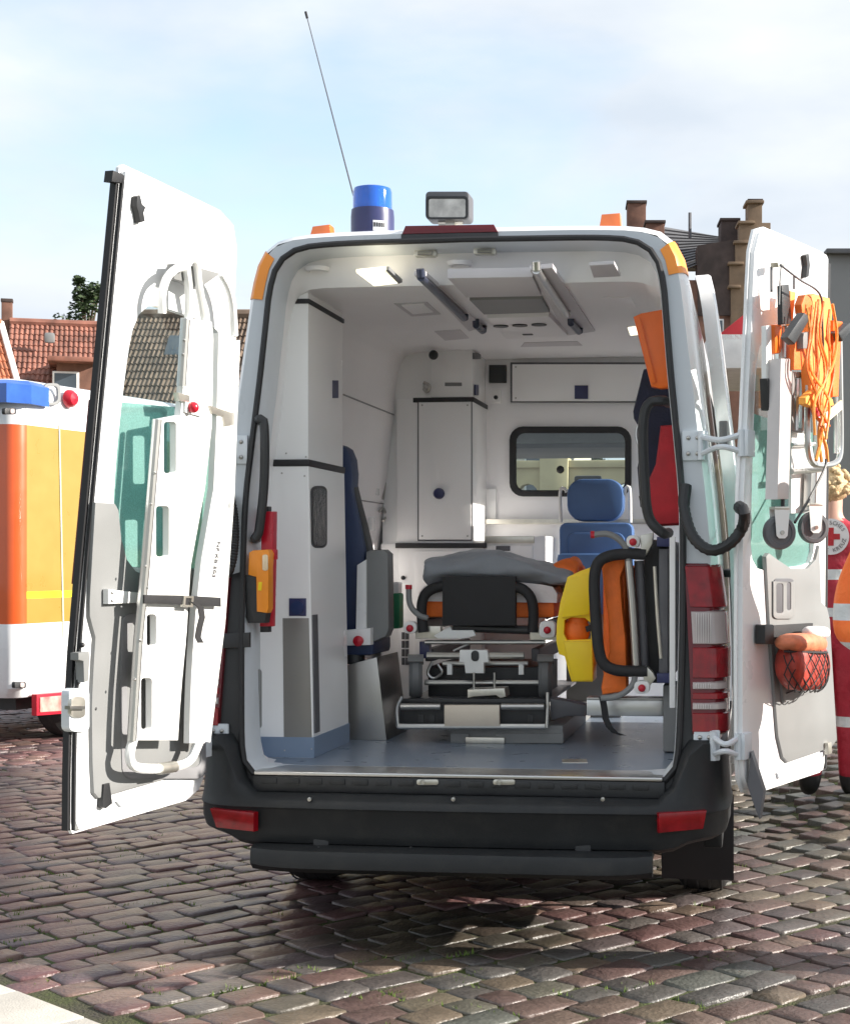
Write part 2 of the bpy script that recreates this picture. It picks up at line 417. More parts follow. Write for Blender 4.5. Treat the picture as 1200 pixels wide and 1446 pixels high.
    dn = n.new("ShaderNodeMath"); dn.operation = 'MULTIPLY_ADD'; dn.inputs[1].default_value = 0.9; l.new(big.outputs[0], dn.inputs[0]); l.new(dl.outputs['Value'], dn.inputs[2])
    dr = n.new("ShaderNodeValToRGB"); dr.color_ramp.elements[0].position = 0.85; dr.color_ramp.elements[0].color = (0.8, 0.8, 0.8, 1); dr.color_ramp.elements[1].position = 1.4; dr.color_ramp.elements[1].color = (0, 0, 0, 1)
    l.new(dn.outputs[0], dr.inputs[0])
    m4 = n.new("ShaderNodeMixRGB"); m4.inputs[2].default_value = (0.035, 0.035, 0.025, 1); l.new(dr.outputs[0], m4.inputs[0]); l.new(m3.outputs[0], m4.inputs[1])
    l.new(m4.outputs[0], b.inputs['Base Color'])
    rr = n.new("ShaderNodeMapRange"); rr.inputs['To Min'].default_value = 0.23; rr.inputs['To Max'].default_value = 0.55; l.new(a.outputs[0], rr.inputs['Value']); l.new(rr.outputs[0], b.inputs['Roughness'])
    f = n.new("ShaderNodeTexNoise"); f.inputs['Scale'].default_value = 55; f.inputs['Detail'].default_value = 6; l.new(pos, f.inputs['Vector'])
    bp = n.new("ShaderNodeBump"); bp.inputs['Strength'].default_value = 0.6; bp.inputs['Distance'].default_value = 0.010
    l.new(f.outputs[0], bp.inputs['Height']); l.new(bp.outputs[0], b.inputs['Normal'])
    return m
GM = ground_mat(); CM = cobble_mat()
g = G(); gx = [-400, -20, 0, 1.0] + [1.1 + 0.1 * k for k in range(9)] + [4, 20, 400]; gy = [-60, -5, 0, 0.8] + [1.0 + 0.25 * k for k in range(14)] + [10, 40, 600]
gv = [[g.bm.verts.new((x, y, -0.0095 + gh(x, y))) for y in gy] for x in gx]
for i in range(len(gx) - 1):
    for j in range(len(gy) - 1): g.bm.faces.new((gv[i][j], gv[i + 1][j], gv[i + 1][j + 1], gv[i][j + 1]))
ground = g.obj('ground', GM, kind='structure')

# pavement edge (bottom left): line through two photo pixels on the ground
pa = FZ(0.0).P(0, 1388); pb = FZ(0.0).P(150, 1446); pdir = (pb - pa).normalized(); pnor = Vector((pdir.y, -pdir.x, 0))
if pnor.dot(CAM - pa) < 0: pass
pin = Vector((-pdir.y, pdir.x, 0))
if pin.dot(FZ(0).P(0, 1446) - pa) < 0: pin.negate()

ROW = radians(50); d1 = Vector((cos(ROW), sin(ROW), 0)); d2 = Vector((-sin(ROW), cos(ROW), 0))
def stone(lx, ly, rg):
    """irregular sett, local, top at z=0; returns verts, faces"""
    hx, hy = lx / 2, ly / 2; c = 0.17 * min(lx, ly)
    o = []
    for sx, sy in ((1, 1), (-1, 1), (-1, -1), (1, -1)):
        j = lambda: rg.uniform(-0.006, 0.006)
        k = rg.uniform(0.5, 1.1) * c * 0.75
        a = (sx * hx + j(), sy * (hy - k) + j()); b = (sx * (hx - k * 1.2) + j(), sy * hy + j())
        o += [a, b] if sx * sy > 0 else [b, a]
    V = []; tx, ty = rg.uniform(-0.03, 0.03), rg.uniform(-0.04, 0.04); dz = rg.uniform(-0.004, 0.004)
    for (f, z) in ((1.0, -0.06), (1.0, -0.008), (0.978, -0.0025), (0.915, 0.0)):
        for x, y in o: V.append((x * f + rg.uniform(-.002, .002), y * f + rg.uniform(-.002, .002), z + (dz + tx * x + ty * y + rg.uniform(-.0016, .0016) if z > -0.05 else 0)))
    V.append((rg.uniform(-.02, .02), 0, 0.001 + dz))
    Fc = []
    for r_ in range(3):
        for i in range(8): Fc.append((r_ * 8 + i, r_ * 8 + (i + 1) % 8, r_ * 8 + 8 + (i + 1) % 8, r_ * 8 + 8 + i))
    for i in range(8): Fc.append((24 + i, 24 + (i + 1) % 8, 32))
    return V, Fc
stones = []
org = Vector((0, 2, 0))
RW = 0.158
for j in range(-150, 150):
    p = -32 + rnd.uniform(0, 0.2)
    wob = rnd.uniform(-0.01, 0.01)
    while p < 32:
        lx = rnd.choice((0.14, 0.17, 0.19, 0.21, 0.23, 0.26)) + rnd.uniform(-0.015, 0.015)
        c = org + d1 * (p + lx / 2) + d2 * (j * RW + wob + 0.012 * sin(p * 1.7 + j))
        p += lx
        px, py, w = proj(c)
        if w < 4.0 or w > 27 or px < -420 or px > 1620 or py > 1760: continue
        q = c - pa
        if pin.dot(q) > -0.06 and w < 7 and px < 500: continue
        stones.append((c, lx - rnd.uniform(0.010, 0.018), RW - rnd.uniform(0.010, 0.019), rnd.uniform(-0.05, 0.05), w, px, py))
inview = sorted([i for i, s_ in enumerate(stones) if -20 < s_[5] < 1220 and s_[6] < 1470], key=lambda i: stones[i][4])
near = set(inview[:300])
VAR = []
for k in range(24):
    V, Fc = stone(0.19, 0.145, rnd)
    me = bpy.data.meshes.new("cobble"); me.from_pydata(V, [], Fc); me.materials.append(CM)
    for p in me.polygons: p.use_smooth = True
    VAR.append(me)
AV = []; AF = []
for i, (c, lx, ly, a, w, px, py) in enumerate(stones):
    if i in near:
        o = bpy.data.objects.new("cobble", VAR[rnd.randrange(24)]); COL.objects.link(o)
        o.location = (c.x, c.y, gh(c.x, c.y)); o.rotation_euler = (0, 0, ROW + a + (pi if rnd.random() < .5 else 0)); o.scale = (lx / 0.19, ly / 0.145, 1)
        o.parent = ground
    else:
        V, Fc = stone(lx, ly, rnd); b0 = len(AV); ca, sa = cos(ROW + a), sin(ROW + a)
        hz = gh(c.x, c.y); AV += [(c.x + x * ca - y * sa, c.y + x * sa + y * ca, z + hz) for x, y, z in V]
        AF += [tuple(b0 + t for t in f) for f in Fc]
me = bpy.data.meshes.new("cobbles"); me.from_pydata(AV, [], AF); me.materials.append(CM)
for p in me.polygons: p.use_smooth = True
o = bpy.data.objects.new("cobbles", me); COL.objects.link(o); o.parent = ground; o['kind'] = 'stuff'

# moss and grass tufts in the joints
tv = []; tf_ = []
mossm = M("moss_green", (0.10, 0.16, 0.02), 0.8, var=0.4, vs=30)
for i, (c, lx, ly, a, w, px, py) in enumerate(stones):
    if w > 9.5 or rnd.random() > 0.42 or c.x > 1.0: continue
    if abs(c.x) < 0.95 and c.y > 0.0: continue
    side = rnd.choice((-1, 1)); base = c + (d2 * side * RW / 2 if rnd.random() < .6 else d1 * side * (lx / 2 + .008))
    ax = d1 if rnd.random() < .6 else d2
    for k in range(rnd.randint(10, 26)):
        q = base + ax * rnd.uniform(-0.08, 0.08) + d2 * rnd.uniform(-.007, .007); h = rnd.uniform(0.008, 0.024); t = rnd.uniform(0, pi); wd = rnd.uniform(.002, .004)
        b0 = len(tv); lx_ = Vector((cos(t), sin(t), 0)) * wd; ln = Vector((rnd.uniform(-.012, .012), rnd.uniform(-.012, .012), h))
        tv += [(q.x - lx_.x, q.y - lx_.y, -0.01), (q.x + lx_.x, q.y + lx_.y, -0.01), (q.x + ln.x, q.y + ln.y, h - 0.007)]
        tf_.append((b0, b0 + 1, b0 + 2))
me = bpy.data.meshes.new("joint_moss"); me.from_pydata(tv, [], tf_); me.materials.append(mossm)
o = bpy.data.objects.new("joint_moss", me); COL.objects.link(o)
tag(o, 'short green moss and grass growing in the cobble joints', 'moss', kind='stuff')

# pavement slabs
slabm = M("pale_paving_stone", (0.50, 0.47, 0.42), 0.75, var=0.12, vs=7, bump=0.35, bs=120, dirt=0.15)
g = G()
p0 = pa - pdir * 2.2 + pin * 0.02; p1 = pa + pdir * 1.9 + pin * 0.02
g.plate([p0, p1, p1 + pin * 1.5, p0 + pin * 1.5], [], (0, 0, -0.10))
pave = g.obj('pavement', M("slab_joint_sand", (0.16, 0.14, 0.11), 0.9), kind='structure')
pave.location.z = -0.012
for r_ in range(3):
    for k in range(9):
        s0 = -2.2 + k * 0.455 + (0.2 if r_ % 2 else 0.09); s1 = s0 + 0.448
        if s1 > 1.9: continue
        a0 = pa + pdir * s0 + pin * (0.02 + r_ * 0.46); a1 = pa + pdir * s1 + pin * (0.02 + r_ * 0.46)
        g = G(); z = Vector((0, 0, 0.004 + rnd.uniform(0, .004)))
        g.plate([a0 + z, a1 + z, a1 + pin * 0.45 + z, a0 + pin * 0.45 + z], [], (0, 0, -0.06), 0.006)
        q = g.obj('paving_slab', slabm, pave, local=True); q.location.z = 0.012

# far kerb and footway seen past the people
g = G(); kz = FZ(0.15).P(1195, 1024)
g.bx(1.8, 14, kz.y, kz.y + 0.14, 0.10, 0.26, 0.02)
g.obj('kerb', M("granite_kerb", (0.30, 0.30, 0.30), 0.7, bump=0.3), kind='structure')
g = G(); g.bx(1.8, 14, kz.y + 0.145, kz.y + 2.6, 0.10, 0.25)
g.obj('footway', slabm, kind='structure')

# ================================================================== VAN SHELL
van = thing('ambulance', 'white ambulance van with both rear doors open showing its patient compartment', 'ambulance', (0, 2.6, 0))
HO = [(1.0, 0.58), (1.013, 0.9), (1.011, 1.2), (1.002, 1.5), (0.982, 1.75), (0.952, 2.0), (0.922, 2.25), (0.898, 2.45), (0.88, 2.585), (0.852, 2.70), (0.795, 2.778), (0.69, 2.812), (0.5, 2.823), (0.25, 2.826), (0, 2.827)]
NP = 44
half = crom([(x, z, 0) for x, z in HO], NP)
def section(inset=0.0, top=2.827, narrow=0.0):
    """closed-over profile from left sill over the roof to right sill, (x, z)"""
    k = (top - 0.58) / (2.827 - 0.58)
    R_ = []
    for i, p in enumerate(half):
        a = half[max(0, i - 1)]; b = half[min(NP - 1, i + 1)]; t = (b - a).normalized(); n = Vector((-t.y, t.x))
        x = p.x + n.x * inset - narrow * (p.x > 0.01); z = p.y + (n.y * inset if p.y > 0.7 else 0)
        R_.append((max(0, x), 0.58 + (z - 0.58) * k))
    Lh = [(-x, z) for x, z in R_[:-1]]
    return Lh + R_[::-1]
def ring3(sec, y, lean=True):
    return [Vector((x, y + (YR(z) if lean else 0), z)) for x, z in sec]
ST = [(0.0, 0.035, 2.827, 0), (0.02, 0.018, 2.827, 0), (0.06, 0.006, 2.827, 0), (0.14, 0, 2.827, 0), (0.9, 0, 2.827, 0), (1.95, 0, 2.827, 0), (2.6, 0, 2.827, 0), (3.15, 0, 2.827, 0), (3.45, 0, 2.80, 0),
      (3.9, 0.0, 2.66, 0.01), (4.3, 0.0, 2.20, 0.03), (5.0, 0.0, 1.46, 0.06), (5.45, 0, 1.32, 0.09), (5.8, 0, 1.10, 0.16), (5.92, 0, 0.85, 0.24)]
g = G(); t = g.bm; rings = []
for k, (y, ins, top, nar) in enumerate(ST):
    rings.append([t.verts.new(p) for p in ring3(section(ins, top, nar), y, k < 5)])
nn = len(rings[0]); glassq = []
for k in range(len(ST) - 1):
    for i in range(nn - 1):
        q = (rings[k][i], rings[k][i + 1], rings[k + 1][i + 1], rings[k + 1][i])
        zc = sum(v.co.z for v in q) / 4; xc = sum(v.co.x for v in q) / 4; y0 = ST[k][0]
        if y0 in (1.95, 2.6) and xc > 0 and 0.68 < zc < 2.36 and abs(xc) > 0.5: continue         # sliding door opening
        if y0 in (3.45, 3.9) and 1.42 < zc < 2.02 and abs(xc) > 0.7: glassq.append([v.co.copy() for v in q]); continue
        if y0 == 4.3 and abs(xc) < 0.80: glassq.append([v.co.copy() for v in q]); continue
        t.faces.new(q)
t.faces.new(rings[-1])
shell = g.obj('body', white, van, ang=50)
g = G()
for q in glassq: g.quad(*q)
g.obj('cab_glazing', clear, van)

# rear frame: ring between body edge and door opening, upper silver, lower black
OPN = [(0, 0.665), (0.5, 0.665), (0.76, 0.668), (0.815, 0.69), (0.84, 0.75), (0.85, 0.95), (0.857, 1.3), (0.855, 1.7), (0.835, 1.95), (0.81, 2.2), (0.791, 2.42), (0.777, 2.57), (0.748, 2.67), (0.68, 2.727), (0.54, 2.747), (0.2, 2.752), (0, 2.754)]
NO = 64
oph = crom([(x, z, 0) for x, z in OPN], NO)
def open_loop(ins=0.0, y=0.0):
    R_ = []
    for i, p in enumerate(oph):
        a = oph[max(0, i - 1)]; b = oph[min(NO - 1, i + 1)]; tt = (b - a).normalized(); n = Vector((-tt.y, tt.x))
        x = max(0.0, p.x + n.x * ins); z = p.y + n.y * ins
        if i in (0, NO - 1): x = 0.0
        R_.append(Vector((x, y + YR(z), z)))
    return R_ + [Vector((-v.x, v.y, v.z)) for v in R_[-2:0:-1]]
def outer_match():
    sec = section(0.035)
    R_ = []
    right = [p for p in sec if p[0] >= 0][::-1]    # sill -> top
    pts = [Vector((0, 0.58, 0)), Vector((0.5, 0.58, 0)), Vector((0.93, 0.58, 0))] + [Vector((x, z, 0)) for x, z in right]
    fine = []
    for a, b in zip(pts, pts[1:]):
        for k in range(10): fine.append(a.lerp(b, k / 10))
    fine.append(pts[-1])
    for i, p in enumerate(oph):                    # match by height on the side, by x along roof and sill
        if i == 0: c = pts[0]
        elif i == NO - 1: c = fine[-1]
        else:
            d = Vector((p.x, p.y - 1.7)); d.normalize()
            c = max(fine, key=lambda q: d.dot(Vector((q.x, q.y - 1.7)).normalized()))
        R_.append(Vector((c.x, YR(c.y), c.y)))
    return R_ + [Vector((-v.x, v.y, v.z)) for v in R_[-2:0:-1]]
A = open_loop(0.0); B = outer_match()
g = G(); gb = G()
for i in range(len(A)):
    j = (i + 1) % len(A); q = (A[i], A[j], B[j], B[i]); zc = sum(v.z for v in q) / 4
    (gb if zc < 1.43 else g).quad(*q)
g.obj('rear_frame', silver, van, ang=50)
gb.obj('rear_frame_lower', blackp, van, ang=50)
# jamb going in from the opening
g = G(); g.loft([open_loop(0.0), open_loop(0.012, 0.05), open_loop(0.014, 0.16)], True, False)
g.obj('door_jamb', jamb, van, ang=60)
# rubber seal round the opening
g = G(); g.tube([v + Vector((0, -0.012, 0)) for v in open_loop(-0.006)], 0.0125, 8, closed=True)
g.obj('door_seal', rubber, van)

# sill plate under the opening, steps and two latch strikers
g = G(); g.bx(-0.80, 0.80, -0.03, 0.10, 0.60, 0.664, 0.01)
sill = g.obj('rear_sill', blackp, van)
g = G(); g.bx(-0.79, 0.79, -0.035, 0.16, 0.666, 0.680, 0.004)
g.obj('sill_strip', alu, sill)
for k in range(17):
    g = G(); g.bx(-0.76 + k * 0.09, -0.70 + k * 0.09, -0.034, -0.028, 0.632, 0.655, 0.002); g.obj('sill_rib', blackp, sill)
for a, b in ((588, 619), (696, 727)):
    g = G(); pl = FY(-0.036); g.prect(pl, a, 1101, b, 1109, 0.012, 0.003, r=3); 
    q = g.obj('striker', zinc, sill)
    g = G(); c = pl.P(a + 9, 1105); g.lathe([(0.010, -0.008), (0.010, 0.004), (0, 0.004)], c, 'y', 10); g.obj('bolt', steel, sill)

# bumper swept round the plan curve
plan = crom([(1.042, 0.46, 0), (1.042, 0.2, 0), (1.018, 0.03, 0), (0.91, -0.085, 0), (0.7, -0.12, 0), (0.35, -0.135, 0), (0, -0.14, 0)], 26)
plan = plan + [Vector((-p.x, p.y, 0)) for p in plan[-2::-1]]
rings = []
for i, p in enumerate(plan):
    a = plan[max(0, i - 1)]; b = plan[min(len(plan) - 1, i + 1)]; tt = (b - a).normalized(); n = Vector((tt.y, -tt.x, 0))
    if n.dot(p - Vector((0, 1.0, 0))) < 0: n.negate()
    e = abs(p.x); rise = max(0.0, min(1.0, (e - 0.80) / 0.14)); rise = rise * rise * (3 - 2 * rise)
    zt = 0.60 + 0.22 * rise; zb = 0.40 + 0.04 * rise
    prof = [(-0.10, zt), (-0.045, zt), (-0.028, zt - 0.012), (-0.012, 0.585), (0.0, 0.573), (0.004, 0.555), (-0.003, 0.545), (-0.003, zb + 0.06), (-0.015, zb + 0.02), (-0.05, zb), (-0.10, zb)]
    if rise > 0: prof[1] = (-0.03, zt); prof[2] = (-0.016, zt - 0.012); prof[3] = (-0.006, 0.60)
    rings.append([p + n * o_ + Vector((0, 0, z)) for o_, z in prof])
g = G(); g.loft(rings, True, True)
bump = g.obj('bumper', bumperm, van, ang=40)
for sx, pts in ((1, [(930, 1149), (998, 1145), (993, 1171), (930, 1177)]), (-1, [(296, 1142), (358, 1148), (358, 1175), (305, 1169)])):
    g = G(); pl = Pl((sx * 0.88, -0.118, 0.5), (sx * 0.30, -1, 0)); g.ppl(pl, pts, (), 0.03, 0.004)
    g.obj('reflector', redl, bump)
for px in (640, 851, 437):
    g = G(); g.lathe([(0.008, 0.01), (0.008, -0.004), (0.0, -0.005)], FY(-0.13).P(px, 1129), 'y', 10); g.obj('screw', steel, bump)
# step board
g = G()
sp_ = [(x, -0.17 - 0.06 * (1 - (x / 0.76) ** 8)) for x in [-0.76 + 1.52 * k / 30 for k in range(31)]]
rings = []
for x, y in sp_:
    e = 1 - 0.25 * (abs(x) / 0.76) ** 12
    rings.append([Vector((x, yy, z)) for yy, z in ((-0.10, 0.415), (y + 0.03, 0.415), (y + 0.008, 0.408), (y, 0.392), (y, 0.345 + 0.02 * (1 - e)), (y + 0.03, 0.325), (-0.10, 0.325))])
g.loft(rings, True, True)
stepo = g.obj('rear_step', bumperm, van, ang=40)
for px in (580, 676, 814, 450):
    g = G(); q = FZ(0.4155).P(px, 1197); g.lathe([(0.006, 0.0), (0.005, 0.003), (0, 0.003)], q, 'z', 8); g.obj('screw', blackp, stepo)
for x in (-0.5, 0.5):
    g = G(); g.bx(x - 0.03, x + 0.03, -0.12, 0.5, 0.34, 0.44, 0.005); g.obj('step_bracket', blackp, stepo)

# tail lamps wrapping the corner
def lamp(sx):
    prof = crom([(0.902 if sx > 0 else 0.945, -0.014, 0), (0.972, -0.010, 0), (1.005, 0.012, 0), (1.026, 0.06, 0), (1.028, 0.18, 0)], 14)
    def seg(z0, z1, out=0.0, k0=0, k1=13, mat=redl, name='lens', parent=None):
        g = G(); rings = []
        for i in range(k0, k1 + 1):
            p = prof[i]; a = prof[max(0, i - 1)]; b = prof[min(13, i + 1)]; tt = (b - a).normalized(); n = Vector((tt.y, -tt.x, 0))
            rr = []
            for f, z in ((0, z0), (1, z0 + 0.006), (1, z1 - 0.006), (0, z1)):
                q = p + n * (out * f); ins = 0.02 if z > 1.2 else 0
                wz = max(0, z - 1.25) * 0.14
                rr.append(Vector((sx * (q.x - wz), q.y + YR(z) + 0.004, z)))
            for z in (z1, z0):
                q = p - n * 0.05; wz = max(0, z - 1.25) * 0.14
                rr.append(Vector((sx * (q.x - wz), q.y + YR(z), z)))
            rings.append(rr)
        g.loft(rings, True, True)
        return g.obj(name, mat, parent or van)
    h = seg(0.838, 1.485, 0.008, mat=dredl, name='tail_lamp')
    seg(1.315, 1.478, 0.013, 0, 12, redl, 'red_lens', h)
    seg(1.176, 1.306, 0.013, 0, 6, clearl, 'clear_lens', h)
    seg(1.176, 1.306, 0.011, 6, 12, M("smoke_red_lens", (0.26, 0.10, 0.12), 0.15, coat=0.6), 'side_lens', h)
    seg(1.048, 1.170, 0.013, 0, 12, redl, 'red_lens', h)
    seg(1.006, 1.040, 0.015, 0, 6, clearl, 'clear_lens', h)
    seg(0.968, 1.000, 0.011, 0, 12, redl, 'red_lens', h)
    seg(0.930, 0.962, 0.015, 0, 6, clearl, 'clear_lens', h)
    seg(0.846, 0.924, 0.013, 0, 12, redl, 'red_lens', h)
    for z0, z1 in ((1.180, 1.302), (1.009, 1.037), (0.933, 0.959)):
        for k in range(7):
            x = 0.915 + 0.009 * k + (0.0 if sx > 0 else 0.035); zc = (z0 + z1) / 2
            g = G(); g.box((sx * (x - max(0, zc - 1.25) * 0.14), -0.0265 + YR(zc), zc), (0.0035, 0.004, z1 - z0 - 0.01), 0.001); g.obj('lens_rib', M("lens_rib_grey", (0.60, 0.56, 0.55), 0.2, coat=0.4), h)
lamp(1); lamp(-1)

# wheels, flaps, chassis
for x, y in ((0.905, 1.30), (-0.905, 1.30), (0.88, 4.95), (-0.88, 4.95)):
    s_ = 1 if x > 0 else -1
    g = G(); w_ = 0.115
    g.lathe([(0.20, -w_), (0.24, -w_ - .006), (0.30, -w_ - 0.004), (0.335, -w_ + 0.02), (0.348, -w_ + 0.05), (0.35, 0), (0.348, w_ - 0.05), (0.335, w_ - 0.02), (0.30, w_ + 0.004), (0.24, w_ + .006), (0.20, w_)], (x, y, 0.345), 'x', 40)
    wh = g.obj('wheel', tyrem, van)
    g = G(); g.lathe([(0.0, s_ * 0.06), (0.08, s_ * 0.065), (0.15, s_ * 0.03), (0.19, s_ * 0.06), (0.205, s_ * 0.11), (0.205, -s_ * 0.1)], (x, y, 0.345), 'x', 32); g.obj('rim', alu, wh)
    for q in (-0.08, -0.027, 0.027, 0.08):
        g = G(); g.lathe([(0.3505, q - 0.006), (0.353, q - 0.004), (0.353, q + 0.004), (0.3505, q + 0.006)], (x, y, 0.345), 'x', 40); g.obj('tread', tyrem, wh)
for s_ in (1, -1):
    g = G(); rings = []
    for k in range(7):
        z = 0.48 - 0.36 * k / 6; y = 0.86 - 0.03 * sin(k / 6 * pi)
        rings.append([Vector((s_ * 0.735, y, z)), Vector((s_ * 1.045, y, z)), Vector((s_ * 1.045, y + 0.012, z)), Vector((s_ * 0.735, y + 0.012, z))])
    g.loft(rings); g.obj('mud_flap', rubber, van)
g = G(); g.bx(-0.97, 0.97, 0.32, 5.7, 0.50, 0.59); g.obj('underbody', blackp, van)
for x in (-0.42, 0.42):
    g = G(); g.bx(x - 0.04, x + 0.04, 0.1, 5.4, 0.40, 0.52, 0.01); g.obj('chassis_rail', blackp, van)
g = G(); g.tube([(-0.8, 1.3, 0.345), (0.8, 1.3, 0.345)], 0.05, 12); g.sphere((0.0, 1.3, 0.345), 0.13, u=16, v=10); g.obj('rear_axle', blackp, van)
g = G(); g.bx(-0.36, 0.34, 0.35, 0.95, 0.30, 0.45, 0.03); g.obj('spare_wheel_carrier', blackp, van)

g = G(); g.bx(-0.745, 0.745, -0.09, 0.34, 0.335, 0.44, 0.01); g.obj('tail_shade_panel', blackp, van)  # added dark panel, blocks light between bumper and step to darken the underside
for s_ in (1, -1):
    for y0, y1 in ((0.45, 0.86), (1.74, 4.5)):
        g = G(); g.bx(s_ * 0.93, s_ * 1.005, y0, y1, 0.33, 0.60, 0.012); g.obj('side_sill', bumperm, van)
g = G(); g.bx(-0.70, 0.70, 1.8, 4.4, 0.30, 0.50, 0.01); g.obj('fuel_and_exhaust_tray', blackp, van)

# ================================================================== INTERIOR (fixed parts of the van)
IN = [(0, 0.668), (0.45, 0.668), (0.86, 0.668), (0.90, 0.672), (0.912, 0.70), (0.915, 0.9), (0.907, 1.2), (0.89, 1.5), (0.862, 1.75), (0.83, 2.0), (0.80, 2.25), (0.788, 2.42), (0.768, 2.53), (0.735, 2.595), (0.66, 2.617), (0.48, 2.62), (0.2, 2.62), (0, 2.62)]
inh = crom([(x, z, 0) for x, z in IN], NO)
inl = inh + [Vector((-p.x, p.y, 0)) for p in inh[-2:0:-1]]
g = G(); t = g.bm
ys = [None, 0.25, 0.38, 0.7, 1.2, 1.95, 2.35, 2.78]
rings = []
for k, y in enumerate(ys):
    if y is None: pts = open_loop(0.014, 0.16)
    elif k == 1:
        a = open_loop(0.014, 0.16); pts = [Vector((a[i].x * 0.5 + inl[i].x * 0.5, 0.25 + 0.6 * YR(inl[i].y), a[i].z * 0.55 + inl[i].y * 0.45)) for i in range(len(a))]
    else: pts = [Vector((p.x, y, p.y)) for p in inl]
    rings.append([t.verts.new(p) for p in pts])
for k in range(len(ys) - 1):
    for i in range(len(inl)):
        j = (i + 1) % len(inl); q = (rings[k][i], rings[k][j], rings[k + 1][j], rings[k + 1][i])
        xc = sum(v.co.x for v in q) / 4; zc = sum(v.co.z for v in q) / 4
        if k >= 5 and xc > 0.5 and 0.70 < zc < 2.34: continue
        t.faces.new(q)
lining = g.obj('interior_lining', inwhite, van, ang=40)
# frame of the side door opening
for y in (1.95, 2.74):
    seg = [p for p in inh if 0.70 < p.y < 2.34 and p.x > 0.5]; g = G()
    g.loft([[Vector((p.x - 0.01, y, p.y)), Vector((p.x + 0.095, y, p.y)), Vector((p.x + 0.095, y + 0.03, p.y)), Vector((p.x - 0.01, y + 0.03, p.y))] for p in seg])
    g.obj('side_door_post', jamb, van)
# floor covering
g = G(); g.bx(-0.895, 0.895, 0.17, 2.76, 0.672, 0.679)
flo = g.obj('floor_covering', floorm, van)
pl = FZ(0.681)
g = G(); g.ppl(pl, [(793, 1072), (828, 1072), (830, 1077), (794, 1077)], (), 0.004, 0.001); g.obj('floor_anchor', zinc, flo)

# partition with window
PT = FY(2.75)
wl = rrect(722, 605, 888, 698, 17, 5)
xs = [PT.P(p) for p in wl]
outer = [Vector((p.x * 0.99, 2.75, p.y)) for p in inl if p.y > 0.67]
g = G(); g.plate(outer, [xs], (0, 0.03, 0))
part = g.obj('partition', inwhite, van, ang=30)
g = G(); g.ppl(PT.up(0.02), rrect(719, 602, 891, 701, 19, 5), [rrect(728, 611, 882, 692, 12, 5)], 0.03, 0.004); g.obj('window_rubber', rubber, part)
g = G(); g.ppl(PT.up(0.002), rrect(724, 607, 886, 696, 15, 5), (), 0.006); g.obj('window_pane', clear, part)
g = G(); g.prect(PT.up(0.03), 720.5, 511.5, 960, 568, 0.026); g.obj('locker_gap', dgrey, part)
g = G(); g.prect(PT.up(0.045), 723, 514, 957, 566, 0.03, 0.004); lk = g.obj('overhead_locker', cabwhite, part)
g = G(); g.prect(PT.up(0.052), 811, 544, 830, 563, 0.012, 0.002); g.obj('lock', navy, part)
g = G(); g.prect(PT.up(0.03), 690, 515, 714, 540, 0.03, 0.003); g.obj('speaker', blackp, part)
g = G(); g.prect(PT.up(0.012), 694, 550, 707, 569, 0.012, 0.002); sw = g.obj('switch_plate', cabwhite, part)
g = G(); c = PT.up(0.012).P(700, 561); g.lathe([(0.012, 0.0), (0.010, -0.015), (0, -0.016)], c, 'y', 12); g.obj('switch_knob', blackp, part)
g = G(); g.prect(PT.up(0.06), 640, 733, 960, 740, 0.06, 0.003); g.obj('ledge', zinc, part)
g = G(); g.prect(PT.up(0.02), 683, 690, 700, 734, 0.02, 0.002); g.obj('socket_panel', cabwhite, part)
c = PT.up(0.02).P(791, 663); g = G(); g.sphere(c, 0.022, (1, .6, 1)); g.obj('window_latch', blackp, part)

# far-left tall cabinet
def pbox(Y, x0, y0, x1, y1, depth, mat, name, parent, bev=0.004):
    a = FY(Y).P(x0, y1); b = FY(Y).P(x1, y0); g = G(); g.bx(a.x, b.x, Y, Y + depth, a.z, b.z, bev); return g.obj(name, mat, parent)
CF = 2.32
cab = pbox(CF, 560, 768, 668, 562, 0.43, cabwhite, 'tall_cabinet', van)
pbox(CF - 0.008, 591, 762, 665, 567, 0.012, cabwhite, 'cabinet_door', cab, 0.003)
pbox(CF - 0.003, 589.5, 764, 666.5, 565.5, 0.01, dgrey, 'door_gap', cab, 0.0)
c = FY(CF - 0.008).P(620, 697); g = G(); g.lathe([(0.03, 0.0), (0.03, -0.012), (0.024, -0.022), (0, -0.024)], c, 'y', 20); g.obj('knob', navy, cab)
pbox(CF - 0.012, 583, 567, 669, 561.5, 0.44, rubber, 'edge_strip', cab, 0.002)
pbox(CF + 0.02, 608, 560, 667, 492, 0.41, cabwhite, 'top_box', cab)
sp = FX(FY(CF).P(668, 600).x + 0.003)
g = G(); g.prect(sp, 671, 543, 676, 558, 0.006); g.obj('lock', navy, cab)
g = G(); g.prect(sp, 669, 498, 679, 507, 0.006); g.obj('vent_slot', dgrey, cab)
low = pbox(CF - 0.01, 563, 1010, 682, 774, 0.44, cabwhite, 'base_cabinet', van)
pbox(CF - 0.022, 558, 774, 684, 767, 0.45, rubber, 'edge_strip', low, 0.002)
pbox(CF - 0.018, 586, 1000, 680, 778, 0.012, cabwhite, 'cabinet_door', low, 0.003)
c = FY(CF - 0.018).P(569, 816); g = G(); g.sphere(c, 0.012); g.obj('knob', blackp, low)
for r_ in range(4):
    for k_ in range(2):
        pbox(CF - 0.013, 567 + k_ * 5.5, 903 + r_ * 12 - 10, 571.5 + k_ * 5.5, 903 + r_ * 12, 0.01, dgrey, 'vent_slot', low, 0)
mid = pbox(CF + 0.05, 684, 1000, 770, 757, 0.38, cabwhite, 'side_cabinet', van)
pbox(CF + 0.035, 684, 767, 754, 757, 0.38, zinc, 'steel_edge', mid, 0.003)
